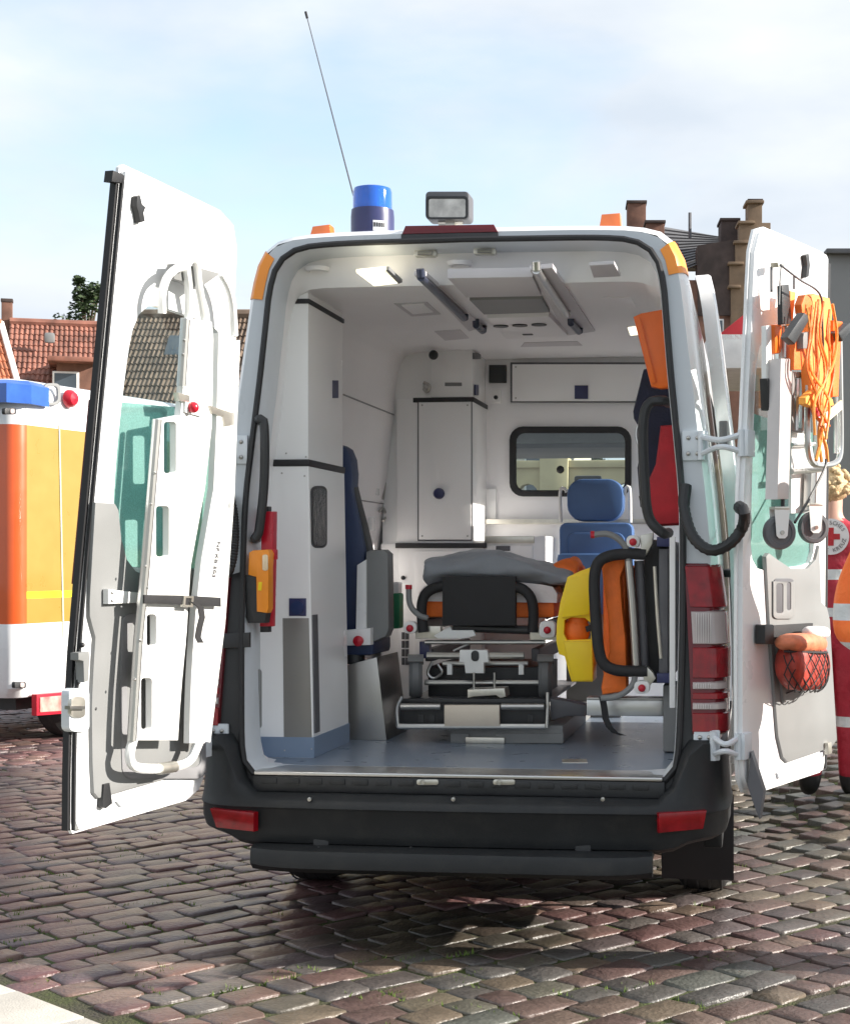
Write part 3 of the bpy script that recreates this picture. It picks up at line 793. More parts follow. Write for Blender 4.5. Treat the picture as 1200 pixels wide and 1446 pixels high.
pbox(CF + 0.04, 688, 990, 752, 770, 0.012, cabwhite, 'cabinet_door', mid, 0.003)
pbox(CF + 0.034, 700, 778, 720, 771, 0.012, dgrey, 'handle', mid, 0.002)

g = G(); g.ppl(FY(CF + 0.05), [(545, 470), (612, 470), (612, 768), (540, 768)], (), 0.02); g.obj('filler_panel', cabwhite, cab)
g = G(); g.ppl(FY(CF + 0.03), [(538, 768), (565, 768), (565, 1010), (538, 1010)], (), 0.02); g.obj('filler_panel', cabwhite, low)
# hooks and rails on the left wall
WX = FX(-0.845)
for pts, r_ in (([(541, 705), (545, 672), (548, 640)], 0.006), ([(545, 640), (550, 636), (552, 648), (547, 662)], 0.007), ([(536, 722), (541, 718), (545, 728), (541, 736)], 0.008), ([(552, 545), (556, 540), (557, 556)], 0.006)):
    g = G(); g.stube([WX.P(p) for p in pts], r_, 8); g.obj('wall_hook', steel, lining)
g = G(); c = FY(2.25).P(612, 501); g.sphere(c, 0.026); g.obj('dome_camera', blackp, lining)
g = G(); g.stube([FY(2.29).P(p) for p in ((598, 540), (606, 545), (603, 553), (598, 548))], 0.010, 8); g.sphere(FY(2.29).P(601, 546), 0.016); g.obj('coat_hook', steel, cab)

# ------------------------------------------------ left rear locker
XL = -0.70
lok = thing_l = None
g = G(); g.plate([(-0.90, 0.40, 1.915), (-0.70, 0.40, 1.915), (-0.70, 0.95, 1.915), (-0.90, 0.95, 1.915)], [], (0, 0, 0.645), 0.0)
locku = g.obj('upper_locker', cabwhite, van)
g = G(); rr = []
for z, x in ((0.679, -0.672), (0.80, -0.676), (1.885, -0.695)):
    rr.append([Vector((-0.905, 0.385, z)), Vector((x - 0.004, 0.385, z)), Vector((x, 0.389, z)), Vector((x, 0.955, z)), Vector((-0.905, 0.955, z))])
g.loft(rr); lockl = g.obj('lower_locker', cabwhite, van, ang=30)
g = G(); g.bx(-0.907, -0.690, 0.380, 0.958, 1.886, 1.914, 0.005); g.obj('edge_strip', rubber, lockl)
g = G(); g.bx(-0.86, -0.694, 0.394, 0.955, 2.560, 2.580, 0.003); g.obj('edge_strip', rubber, locku)
g = G(); g.bx(-0.86, -0.702, 0.402, 0.948, 2.5805, 2.63, 0.002); g.obj('top_filler', cabwhite, locku)
fl = FY(0.3835)
g = G(); g.ppl(fl, [(399, 873), (436, 873), (441, 1067), (401, 1071)], (), 0.004, 0.001); g.obj('steel_guard', M("dull_steel", (0.27, 0.26, 0.245), 0.42, 0.55, var=0.04, vs=4), lockl)
sl = FX(-0.6815)
g = G(); g.plate([Vector((-0.679, 0.40, 1.27)), Vector((-0.679, 0.47, 1.27)), Vector((-0.669, 0.47, 0.78)), Vector((-0.669, 0.40, 0.78))], [], (-0.008, 0, 0)); g.obj('dark_strip', dgrey, lockl)
g = G(); g.bx(-0.906, -0.6715, 0.383, 0.387, 0.68, 0.765); g.bx(-0.675, -0.670, 0.385, 0.955, 0.68, 0.765); g.obj('kick_plate', kick, lockl)
g = G(); g.ppl(FX(-0.6875), rrect(440, 686, 462, 774, 8, 4), (), 0.004); w_ = g.obj('locker_window', blackp, lockl)
g = G(); g.ppl(FX(-0.6865), rrect(442.5, 690, 460, 770, 6, 4), (), 0.003); g.obj('pane', M("dark_glossy_pane", (0.012, 0.012, 0.015), 0.22, var=0.3, vs=30, bump=0.4, bs=30, spec=0.25), lockl)
g = G(); g.prect(FY(0.381), 408, 845, 432, 870, 0.004, 0.001); g.obj('lock_plate', navy, lockl)
g = G(); g.lathe([(0.028, 0), (0.028, -0.006), (0, -0.007)], FY(0.381).P(420, 858), 'y', 16); g.obj('lock_ring', M("blue_lock", (0.02, 0.04, 0.12), 0.3), lockl)
g = G(); g.prect(FX(-0.6975), 470, 537, 478, 562, 0.004); g.obj('lock_plate', navy, locku)
# wall trim between the jamb and the locker: kick band, pull slot
g = G(); g.plate([Vector((-0.868, 0.20, 0.69)), Vector((-0.898, 0.385, 0.69)), Vector((-0.898, 0.385, 0.775)), Vector((-0.868, 0.20, 0.775))], [], (-0.02, 0, 0)); g.obj('kick_band', kick, lining)
g = G(); g.ppl(FY(0.17), rrect(357, 945, 368, 1030, 5, 4), (), 0.015, 0.003); g.obj('pull_slot', greyp, lining)
# grab handles beside the opening
def handle(pts, Y, r_, wallx, name='grab_handle'):
    g = G(); P = [FY(Y).P(p) for p in pts]; dx = 0.02 if wallx > 0 else -0.02; g.stube([P[0] + Vector((dx, 0.09, 0))] + P + [P[-1] + Vector((dx, 0.09, 0))], r_, 10); return g.obj(name, blackp, van)
handle([(366, 592), (373, 600), (373, 680), (366, 748), (360, 760)], 0.08, 0.019, -0.87)
handle([(936, 566), (916, 570), (908, 600), (910, 680), (916, 730), (935, 752)], 0.30, 0.021, 0.90)
# ------------------------------------------------ attendant seat by the left wall
bk = FY(1.16)
g = G(); g.ppl(bk, [(440, 628), (482, 628), (490, 633), (496, 648), (498, 668), (497, 690), (502, 715), (509, 745), (515, 778), (516, 880), (508, 892), (440, 892)], (), 0.11, 0.02)
ats = g.obj('attendant_seat', seatd, van)
g = G(); g.ppl(bk.up(-0.03), [(450, 640), (490, 640), (500, 690), (506, 715), (514, 745), (522, 780), (520, 800), (450, 800)], (), 0.09, 0.015); g.obj('seat_shell', blackp, ats)
g = G(); g.ppl(bk.up(0.05), [(516, 780), (522, 777), (541, 776), (548, 782), (549, 888), (545, 899), (515, 912)], (), 0.10, 0.012); g.obj('armrest_panel', greyp, ats)
g = G(); g.ppl(bk.up(0.06), [(504, 798), (517, 790), (517, 908), (502, 900)], (), 0.03, 0.004); g.obj('armrest_edge', cabwhite, ats)
g = G(); g.ppl(bk.up(0.10), [(488, 890), (523, 887), (523, 911), (490, 912)], (), 0.06, 0.004); g.obj('switch_box', cabwhite, ats)
g = G(); g.lathe([(0.022, 0), (0.024, -0.02), (0, -0.026)], bk.up(0.10).P(507, 905), 'y', 14); g.obj('release_knob', redp, ats)
a = bk.P(489, 935); b = FZ(0.68).P(545, 1032)
g = G(); c0 = bk.up(0.12)
P = [c0.P(470, 945), c0.P(532, 928), c0.P(546, 1030), c0.P(470, 1056)]
zf = 0.679
P[2].z = zf; P[3].z = zf
g.plate(P, [], (0, 0.42, 0), 0.006); g.obj('seat_base', steel, ats)
g = G(); c = bk.up(-0.02).P(500, 922); g.lathe([(0.05, -0.05), (0.05, 0.06)], c, 'z', 16, True); g.obj('swivel', blackp, ats)
g = G(); c = bk.up(-0.02).P(478, 905); g.box((c.x, c.y + 0.12, c.z - 0.02), (0.36, 0.36, 0.09), 0.025); g.obj('seat_cushion', seatd, ats)

# ------------------------------------------------ patient escort seat in front of the partition
SY = 2.28
es = None
g = G(); g.ppl(FY(SY), rrect(800, 676, 880, 736, 22, 6), (), 0.10, 0.022); hd = None
esr = g.obj('escort_seat', seatb, van)
g = G(); g.ppl(FY(SY - 0.02), rrect(789, 738, 893, 862, 10, 4), (), 0.12, 0.02); g.obj('backrest', seatb, esr)
g = G(); g.ppl(FY(SY - 0.035), rrect(800, 752, 882, 850, 12, 4), (), 0.04, 0.012); g.obj('back_pad', seatb, esr)
a = FY(SY).P(789, 862); b = FY(SY).P(893, 862)
g = G(); g.bx(a.x, b.x, SY - 0.12, SY - 0.03, a.z - 0.02, a.z + 0.30, 0.03); g.obj('folded_cushion', seatb, esr)
g = G(); g.bx(a.x + 0.05, b.x - 0.05, SY - 0.1, SY + 0.1, 0.68, a.z - 0.01, 0.01); g.obj('seat_base', greyp, esr)
for q in (((792, 738), (791, 694), (797, 690), (800, 695)), ((881, 700), (884, 688), (889, 692), (890, 738))):
    g = G(); g.stube([FY(SY + 0.03).P(p) for p in q], 0.009, 8); g.obj('headrest_rail', wtube, esr)

# ------------------------------------------------ ceiling
CZ = FZ(2.617)
lit = M("lit_lamp_lens", (0.8, 0.75, 0.6), 0.3, emit=(1.0, 0.90, 0.66, 0.9))
def cplate(pts, mat, name, th=0.012, parent=None, dz=0.0):
    pl = FZ(2.617 - dz); g = G(); P = [pl.P(p) for p in pts]; g.plate(P, [], (0, 0, th + dz + 0.002), 0.003); return g.obj(name, mat, parent or lining)
cplate([(503, 385), (545, 381), (563, 400), (528, 404)], lit, 'ceiling_lamp')
cplate([(540, 382), (549, 381), (568, 399), (562, 401)], greyp, 'lamp_frame')
cplate([(886, 463), (900, 461), (906, 472), (890, 474)], lit, 'ceiling_lamp')
pg = M("ceiling_panel_plastic", (0.55, 0.53, 0.55), 0.4, var=0.03)
cplate([(556, 429), (603, 427), (622, 444), (581, 447)], pg, 'ceiling_panel'); cplate([(567, 432), (599, 430), (612, 441), (583, 444)], inwhite, 'panel_inset', dz=0.006)
cplate([(613, 468), (650, 466), (662, 478), (628, 481)], pg, 'ceiling_panel')
cplate([(832, 375), (867, 373), (876, 390), (838, 392)], pg, 'ceiling_panel')
cplate([(848, 421), (891, 420), (898, 435), (855, 437)], inwhite, 'ceiling_panel')
# centre duct with two rails
cplate([(632, 393), (752, 391), (764, 418), (658, 420)], pg, 'duct_panel', 0.02, dz=0.016)
cplate([(663, 424), (765, 422), (776, 441), (683, 444)], greyp, 'duct_panel', 0.02, dz=0.012)
cp = cplate([(688, 449), (775, 447), (802, 474), (714, 479)], inwhite, 'control_panel', 0.02, dz=0.02)
for px, py in ((707, 460), (734, 459), (761, 458)):
    g = G(); c = FZ(2.596).P(px, py); g.lathe([(0.036, 0.004), (0.036, -0.004), (0, -0.004)], c, 'z', 16); g.obj('air_vent', blackp, cp)
g = G(); c = FZ(2.596).P(745, 472); g.box(c, (0.05, 0.03, 0.006), 0.002); g.obj('button', dgrey, cp)
cplate([(740, 484), (815, 482), (822, 488), (735, 490)], pg, 'ceiling_slot', 0.006)
drail = M("dark_blue_rail", (0.05, 0.06, 0.10), 0.3, 0.3)
cplate([(585, 389), (601, 389), (682, 462), (662, 468)], pg, 'rail_tray', 0.01, dz=0.006)
cplate([(748, 381), (780, 378), (840, 468), (800, 474)], pg, 'rail_tray', 0.01, dz=0.006)
for a, b, mt in (((594, 391), (655, 449), drail), ((672, 459), (681, 467), drail), ((757, 381), (799, 444), alu), ((806, 456), (817, 468), drail)):
    z = 2.593; A_ = FZ(z).P(a); B_ = FZ(z).P(b); g = G(); g.tube([A_, B_], 0.016, 12); g.tube([B_, B_ + Vector((0, 0.02, 0.03))], 0.02, 12)
    g.tube([A_, A_ + Vector((0, -0.01, 0.03))], 0.016, 12); g.obj('drip_rail', mt, lining)
# header fittings
for x0, y0 in ((584, 357), (668, 354)):
    pl = FY(0.25); g = G(); g.ppl(pl, rrect(x0, y0 - 5, x0 + 32, y0 + 5, 4, 3), (), 0.03, 0.004); q = g.obj('door_striker', zinc, van)
    g = G(); g.tube([pl.up(0.02).P(x0 + 6, y0), pl.up(0.02).P(x0 + 26, y0)], 0.008, 8); g.obj('striker_bar', steel, q)
for px, py in ((649, 373), (448, 381), (852, 380)):
    c = FY(0.33).P(px, py); g = G(); g.lathe([(0.052, 0), (0.046, -0.016), (0.036, -0.018), (0.03, -0.006), (0, -0.006)], c + Vector((0, 0, 0.01)), 'z', 20); g.obj('spot_lamp', inwhite, van)

# ------------------------------------------------ cab beyond the partition
g = G(); g.bx(-0.85, 0.85, 4.45, 5.0, 0.6, 1.42, 0.06); dash = g.obj('dashboard', dgrey, van)
g = G(); g.stube([Vector((-0.38 + 0.19 * cos(a), 4.32 - 0.06 * sin(a), 1.40 + 0.18 * sin(a))) for a in [2 * pi * k / 16 for k in range(17)]], 0.016, 8, 40); g.obj('steering_wheel', blackp, dash)
for x in (-0.42, 0.46):
    g = G(); g.box((x, 3.45, 1.0), (0.5, 0.5, 0.22), 0.06); cs = g.obj('cab_seat', navyf, van)
    g = G(); g.box((x, 3.25, 1.38), (0.48, 0.14, 0.66), 0.06); g.obj('backrest', navyf, cs)
    g = G(); g.box((x, 3.24, 1.80), (0.26, 0.10, 0.17), 0.04); g.obj('headrest', navyf, cs)
g = G(); g.bx(-0.78, 0.78, 3.3, 4.25, 2.16, 2.19, 0.005); g.obj('cab_headliner', dgrey, van)
g = G(); g.bx(-0.02, 0.16, 4.10, 4.14, 1.98, 2.04, 0.02); g.obj('rear_view_mirror', blackp, van)
g = G(); g.bx(-0.94, 0.94, 2.82, 5.0, 0.60, 0.64); g.obj('cab_floor', dgrey, van)

# ------------------------------------------------ sliding side door, slid back along the right flank
sdp = []
seg = [p for p in half if 0.62 < p.y < 2.74]
g = G(); rr = []
for p in seg:
    rr.append([Vector((p.x + 0.085, 0.62, p.y)), Vector((p.x + 0.095, 0.66, p.y)), Vector((p.x + 0.095, 1.86, p.y)), Vector((p.x + 0.085, 1.90, p.y)), Vector((p.x + 0.04, 1.90, p.y)), Vector((p.x + 0.03, 0.64, p.y))])
g.loft(rr); sld = g.obj('sliding_door', white, van, ang=30)
g = G(); sm = [p for p in half if 1.50 < p.y < 2.28]
for a, b in zip(sm, sm[1:]): g.quad(Vector((a.x + 0.099, 0.75, a.y)), Vector((a.x + 0.099, 1.75, a.y)), Vector((b.x + 0.099, 1.75, b.y)), Vector((b.x + 0.099, 0.75, b.y)))
g.obj('side_window', dark_glass, sld)
rp_ = [p for p in half if 2.0 < p.y < 2.1][0]
g = G(); c = Vector((rp_.x + 0.06, 0.618, 2.02)); g.box(c, (0.035, 0.02, 0.11), 0.006); g.obj('door_latch', dgrey, sld)
g = G(); c = Vector((1.05 , 0.9, 1.45)); g.bx(1.0, 1.09, 0.7, 1.9, 1.425, 1.455, 0.004); g.obj('door_guide', blackp, sld)

seamm = M("panel_joint", (0.30, 0.29, 0.30), 0.6)
for z in (1.20, 1.80, 2.28):
    xw = [p for p in inh if abs(p.y - z) < 0.05 and p.x > 0.5][0].x
    g = G(); g.bx(-xw - 0.006, -xw + 0.006, 0.96, 2.36, z - 0.003, z + 0.003); g.obj('wall_joint', seamm, lining)
for px, py in ((537, 600), (530, 690), (524, 740)):
    g = G(); q = FX(-0.86).P(px, py); g.box(q + Vector((0.004, 0, 0)), (0.02, 0.07, 0.07), 0.006); so = g.obj('wall_socket', cabwhite, lining)
for px, py in ((404, 420), (430, 424), (404, 640), (432, 645), (398, 668), (430, 672), (402, 1060), (440, 1058)):
    g = G(); g.sphere(FY(0.384 if py > 655 else 0.399).P(px, py), 0.004, (1, .5, 1), 8, 6); g.obj('panel_screw', steel, lockl if py > 655 else locku)
for px, py in ((596, 572), (660, 572), (596, 757), (660, 757)):
    g = G(); g.sphere(FY(CF - 0.009).P(px, py), 0.005, (1, .5, 1), 8, 6); g.obj('panel_screw', steel, cab)
for px, py in ((728, 518), (950, 518), (728, 562), (950, 562)):
    g = G(); g.sphere(PT.up(0.046).P(px, py), 0.005, (1, .5, 1), 8, 6); g.obj('panel_screw', steel, part)
for x0, y0, x1, y1, m_ in ((628, 540, 652, 545, greyp),):
    g = G(); g.prect(FY(CF - 0.0095 if y0 > 565 else CF + 0.019), x0, y0, x1, y1, 0.002); g.obj('sticker', m_, cab)

# ================================================================== ROOF FITTINGS (parts of the van)
def roof_z(y): return 2.806
BY = 0.60
c = FY(BY).P(526, 322); zb = 2.80
top = FY(BY).P(526, 264).z; midz = FY(BY).P(526, 297).z; r_ = (FY(BY).P(555, 300).x - FY(BY).P(497, 300).x) / 2
g = G(); g.lathe([(r_ * 1.02, zb - 0.012), (r_ * 1.03, midz - 0.03), (r_ * 1.0, midz), (0, midz)], (c.x, BY, 0), 'z', 32); bc = g.obj('beacon', navy, van)
g = G(); g.lathe([(r_ * 0.93, midz), (r_ * 0.93, top - 0.025), (r_ * 0.88, top - 0.008), (r_ * 0.6, top), (0, top)], (c.x, BY, 0), 'z', 32); g.obj('blue_dome', blueb, bc)
g = G(); g.lathe([(r_ * 0.5, midz), (r_ * 0.45, midz + 0.08), (0, midz + 0.09)], (c.x, BY, 0), 'z', 16); g.obj('reflector', alu, bc)
lz = (zb + midz) / 2 + 0.01; rr = r_ * 1.04
g = G(); A_ = [radians(-75 + 6 * k) for k in range(7)]
g.loft([[Vector((c.x + rr * cos(a), BY + rr * sin(a), lz - 0.022)), Vector((c.x + rr * cos(a), BY + rr * sin(a), lz + 0.022))] for a in A_], False, False); g.obj('label', M("label_paper", (0.75, 0.75, 0.78), 0.5), bc)
g = G()
for k in range(5):
    a = radians(-71 + 6.5 * k); g.box((c.x + (rr + .001) * cos(a), BY + (rr + .001) * sin(a), lz + 0.004), (0.007, 0.002, 0.018), 0, Matrix.Rotation(a + pi / 2, 3, 'Z'))
g.obj('label_print', blackp, bc)
# antenna
AYb = 0.9; a0 = FY(AYb).P(497, 268); a1 = FY(AYb).P(433, 22); d = (a1 - a0).normalized(); base = a0 - d * ((a0.z - 2.79) / d.z)
g = G(); g.tube([base, a1], [0.0045, 0.0022], 6); an = g.obj('antenna', dgrey, van)
g = G(); g.tube([a1 - d * 0.01, a1 + d * 0.02], 0.006, 8); g.obj('antenna_tip', blackp, an)
g = G(); g.lathe([(0.03, -0.01), (0.028, 0.02), (0.012, 0.045), (0.0, 0.047)], base, 'z', 14); g.obj('antenna_foot', rubber, an)
# work light
pl = FY(0.30)
g = G(); g.ppl(pl, rrect(600, 269, 662, 309, 6, 4), (), 0.10, 0.012)
wl_ = g.obj('work_light', dgrey, van)
g = G(); g.ppl(pl.up(0.008), rrect(600.5, 276, 661, 309, 6, 4), [rrect(605, 280, 657, 306, 3, 4)], 0.02, 0.003); g.obj('bezel', blackp, wl_)
g = G(); g.ppl(pl.up(0.004), rrect(604, 279, 658, 307, 3, 4), (), 0.006); g.obj('lamp_lens', M("ribbed_lamp_lens", (0.42, 0.41, 0.38), 0.12, var=0.45, vs=14, coat=0.8, metal=0.4), wl_)
c = pl.P(633, 312); g = G(); g.bx(c.x - 0.02, c.x + 0.02, 0.33, 0.37, 2.78, c.z + 0.03, 0.004); g.tube([(c.x - 0.05, 0.35, c.z + 0.005), (c.x + 0.05, 0.35, c.z + 0.005)], 0.010, 8); g.obj('bracket', zinc, wl_)
# third brake light and its black strip
pl = FR(-0.012)
g = G(); g.ppl(pl, [(572, 318), (697, 316), (703, 327), (567, 330)], (), 0.07, 0.006); g.obj('brake_light', dredl, van)
g = G(); g.ppl(FR(-0.008), [(566, 330), (703, 327), (704, 339), (566, 342)], (), 0.05, 0.004); g.obj('brake_light_base', blackp, van)
# amber roof markers and corner tapes
for pts in ([(433, 330), (441, 319), (465, 316), (469, 326)], [(843, 315), (849, 302), (875, 300), (878, 315)]):
    pl = FY(0.35); P = [pl.P(p) for p in pts]
    for q in (P[0], P[3]): q.z = min(q.z, 2.79)
    g = G(); g.plate(P, [], (0, 0.07, 0), 0.006); g.obj('amber_marker', amber, van)
sec = [(x, z) for x, z in section(0.0) if x > 0]
def tape(sx, z0, z1, y0, y1, name, mat):
    secs = [section(i_ - 0.003) for i_ in (0.075, 0.035, 0.018, 0.006, 0.0, 0.0)]; ylist = [-0.004, -0.003, 0.017, 0.058, 0.139, y1]
    idx = [i for i, (x, z) in enumerate(secs[0]) if x > 0 and z0 < z < z1]; g = G(); rings = []
    for i in idx: rings.append([Vector((sx * sc_[i][0], yy + YR(sc_[i][1]), sc_[i][1])) for sc_, yy in zip(secs, ylist)])
    g.loft(rings, False, False); return g.obj(name, mat, van)
tape(1, 2.56, 2.715, 0, 0.22, 'corner_reflector', amber2); tape(-1, 2.53, 2.715, 0, 0.22, 'corner_reflector', amber2)

# ================================================================== DOORS
DLEAN, TILT = 0.047, 0.037                            # rear face leans forwards, hinge axis leans inwards
def bend(z): q = z - 1.05; return 1.25 * (q + math.sqrt(q * q + 0.06)) / 2
class DSurf:
    """curved inner surface of a door; P() finds where the sight line of a pixel meets it"""
    def __init__(s, D, off): s.D = D; s.off = off; s.n = s.plane(1.5).n
    def plane(s, z):
        o = s.D.W(0, s.off, z); return Pl(o, (s.D.W(1, s.off, z) - o).cross(s.D.W(0, s.off, z + 0.01) - s.D.W(0, s.off, z - 0.01)))
    def P(s, px, py=None):
        z = 1.5
        for k in range(8): q = s.plane(z).P(px, py); z = max(0.4, min(2.9, q.z))
        return q
    def uz(s, p):
        q = s.P(p[0], p[1]); l_ = s.D.m.inverted() @ (q - Vector((s.D.sx * TILT * bend(q.z), 0, 0))); return l_.x * s.D.sx, q.z
class Door:
    def __init__(s, hx, hy, ang, sx):
        s.m = Matrix.Translation((hx, hy, 0)) @ Matrix.Rotation(radians(ang), 4, 'Z'); s.sx = sx
    def W(s, u, n, z): return s.m @ Vector((u * s.sx, n + DLEAN * bend(z), z)) + Vector((s.sx * TILT * bend(z), 0, 0))
    def pl(s, off): return DSurf(s, off - 0.048)
DL = Door(-0.95, -0.05, -99, 1)
DR = Door(1.02, -0.10, 247, -1)
def hinge_u(z):                                       # hinge-side edge of the door follows the opening
    hw = 0.0; best = 9
    for p in oph[20:]:
        if abs(p.y - z) < best and p.x > 0.5: best = abs(p.y - z); hw = p.x
    return 1.0 - (hw + 0.055)
def door_outline(m0=0.0, zt=2.785, zb=0.60, wu=0.985):
    """(u, z) loop; m0 = inward margin"""
    pts = []
    zc = [zb + m0 + 0.16, 0.9, 1.2, 1.5, 1.75, 2.0, 2.2, 2.4, 2.52]
    hs = [(hinge_u(z) + m0, z) for z in zc]
    hs = [(hs[0][0] + 0.14, zb + m0), (hs[0][0] + 0.06, zb + m0 + 0.02), (hs[0][0] + 0.015, zb + m0 + 0.075)] + hs
    tp = [(hinge_u(2.55) + m0 + 0.015, 2.66), (hinge_u(2.55) + m0 + 0.06, zt - m0 - 0.035), (hinge_u(2.55) + m0 + 0.15, zt - m0 - 0.008), (0.75, zt - m0), (wu - m0 - 0.02, zt - m0 + 0.002), (wu - m0, zt - m0 - 0.012)]
    bt = [(wu - m0, zb + m0 + 0.03), (wu - m0 - 0.02, zb + m0), (0.6, zb + m0)]
    return hs + tp + bt
def rr_uz(u0, z0, u1, z1, r): return rrect(u0, z0, u1, z1, r, 5)
def build_door(D, label):
    WN = [(0.172, 1.56), (0.19, 1.50), (0.28, 1.46), (0.60, 1.47), (0.80, 1.49), (0.835, 1.58), (0.86, 1.70), (0.868, 1.9), (0.862, 2.12), (0.845, 2.26), (0.80, 2.335), (0.72, 2.365), (0.5, 2.365), (0.30, 2.35), (0.24, 2.30), (0.21, 2.2), (0.185, 1.9)]
    wn = [tuple(p)[:2] for p in crom([(a, b, 0) for a, b in WN + [WN[0]]], 48)][:-1]
    W = D.W
    o1 = door_outline(0.0); o2 = door_outline(0.012)
    nrm = (D.m.to_3x3() @ Vector((0, 1, 0)))
    wo = [(0.5 + (u - 0.5) * 1.03, 1.92 + (z - 1.92) * 1.03) for u, z in wn]
    g = G(); g.dplate(D, o1, [wo], 0.012, 0.012)
    skin = g.obj('rear_door', white, van, ang=30)
    # inner pressing
    g = G(); g.dplate(D, o2, [wn], 0.030, 0.022, 0.007)
    g.obj('inner_frame', white, skin, ang=40)
    # returned flange between skin and pressing
    g = G(); g.loft([[W(u, 0.008, z) for u, z in wo], [W(u, 0.030, z) for u, z in wn]], True, False); g.obj('window_reveal', jamb, skin)
    # panes: clear above, frosted film below
    zf = 2.06
    lo = [(u, min(z, zf)) for u, z in wo]
    g = G(); g.dplate(D, wo, [], 0.008, 0.003); g.obj('window_pane', clear, skin)
    low = [(u, z) for u, z in wo if z < zf]
    i0 = min(range(len(wo)), key=lambda i: (abs(wo[i][1] - zf), )) 
    us = [u for u, z in wo if abs(z - zf) < 0.06]; 
    lo2 = [(u, z) for u, z in wo if z <= zf]
    g = G(); cen = (0.5, 1.8)
    lo2.sort(key=lambda p: math.atan2(p[1] - cen[1], p[0] - cen[0]))
    g.dplate(D, lo2, [], 0.0115, 0.0015); g.obj('frosted_film', frosted, skin)
    g = G(); g.tube([W(u, 0.014, z) for u, z in wo], 0.007, 6, closed=True); g.obj('window_seal', rubber, skin)
    return skin
ldoor = build_door(DL, '')
rdoor = build_door(DR, '')
# rubber edge along the free edge of the left door
def strip_on(D, door, pts, w, t_, n0, mat, name):
    g = G(); rings = []
    for u, z in pts:
        rings.append([D.W(u - w / 2, n0, z), D.W(u + w / 2, n0, z), D.W(u + w / 2, n0 + t_, z), D.W(u - w / 2, n0 + t_, z)])
    g.loft(rings); return g.obj(name, mat, door)
zs = [0.615, 0.8, 1.0, 1.2, 1.5, 2.0, 2.5, 2.745]
strip_on(DL, ldoor, [(0.992, z) for z in zs], 0.016, 0.022, -0.006, rubber, 'edge_seal')
strip_on(DL, ldoor, [(0.984, z) for z in zs], 0.008, 0.010, 0.022, rubber, 'inner_seal')
strip_on(DR, rdoor, [(0.99, z) for z in zs], 0.018, 0.03, 0.0, rubber, 'edge_seal')
# red tail of the left door seen past its edge: lamp on the outer skin
g = G(); A_ = [(0.985, 1.30), (0.985, 1.98), (0.96, 2.02), (0.90, 2.02), (0.90, 1.30)]
nl = DL.m.to_3x3() @ Vector((0, -1, 0))
g.plate([DL.W(u, -0.002, z) for u, z in [(0.90, 1.42), (0.982, 1.42), (0.982, 2.02), (0.90, 2.06)]], [], nl * 0.02, 0.0); g.obj('warning_panel', dredl, ldoor)

def dpl(D, off): return D.pl(off)
def dplate(D, door, name, mat, off, outer, holes=(), th=0.02, bev=0.004, parent=None):
    g = G(); g.ppl(D.pl(off), outer, holes, th, bev); return g.obj(name, mat, parent or door)
# grey lower trim of the left door
dplate(DL, ldoor, 'door_trim', greyp, 0.092, [(135, 709), (163, 711), (168, 720), (172, 760), (180, 790), (192, 806), (205, 812), (300, 800), (302, 900), (298, 1000), (290, 1040), (282, 1080), (272, 1090), (140, 1128), (133, 1120), (131, 1080), (130, 1000), (135, 900), (127, 870), (127, 850)], (), 0.02, 0.006)
dplate(DL, ldoor, 'trim_recess', M("trim_recess_plastic", (0.22, 0.22, 0.23), 0.5), 0.096, rrect(173, 866, 292, 1100, 14, 4), [rrect(182, 880, 284, 1084, 10, 4)], 0.01, 0.003)
dplate(DL, ldoor, 'strap_bracket', wtube, 0.115, [(153, 832), (205, 838), (205, 851), (153, 853)], (), 0.02, 0.003)
for p in ((158, 837), (158, 848)):
    g = G(); g.sphere(DL.pl(0.116).P(p), 0.006, u=8, v=6); g.obj('rivet', steel, ldoor)
# catches, lock, handle recess
dplate(DL, ldoor, 'upper_catch', blackp, 0.10, [(194, 277), (198, 275), (201, 288), (206, 292), (203, 300), (205, 312), (198, 314), (196, 300), (193, 290)], (), 0.03, 0.002)
dplate(DL, ldoor, 'lower_catch', blackp, 0.10, [(147, 1108), (155, 1106), (159, 1135), (150, 1142), (145, 1140)], (), 0.03, 0.002)
dplate(DL, ldoor, 'lock_plate', zinc, 0.098, rrect(101, 984, 121, 1014, 6, 3), (), 0.03, 0.003)
dplate(DL, ldoor, 'lock_bolt', steel, 0.110, [(99, 997), (121, 997), (121, 1002), (99, 1002)], (), 0.02, 0.002)
dplate(DL, ldoor, 'lock_housing', jamb, 0.090, rrect(98, 972, 127, 1034, 8, 3), (), 0.03, 0.006)
dplate(DL, ldoor, 'pull_handle', greyp, 0.105, [(111, 922), (126, 920), (127, 930), (125, 962), (119, 964), (118, 934), (111, 932)], (), 0.03, 0.003)
for p in ((116, 911), (114, 945), (133, 1001)):
    g = G(); g.sphere(DL.pl(0.086).P(p), 0.009, u=10, v=6); g.obj('rubber_plug', rubber, ldoor)
dplate(DL, ldoor, 'corner_cap', rubber, 0.084, [(160, 240), (175, 246), (172, 258), (158, 256)], (), 0.03, 0.002)
# bottom ledge
dplate(DL, ldoor, 'bottom_pressing', jamb, 0.088, [(165, 1132), (240, 1108), (262, 1106), (250, 1114), (172, 1140)], (), 0.015, 0.004)
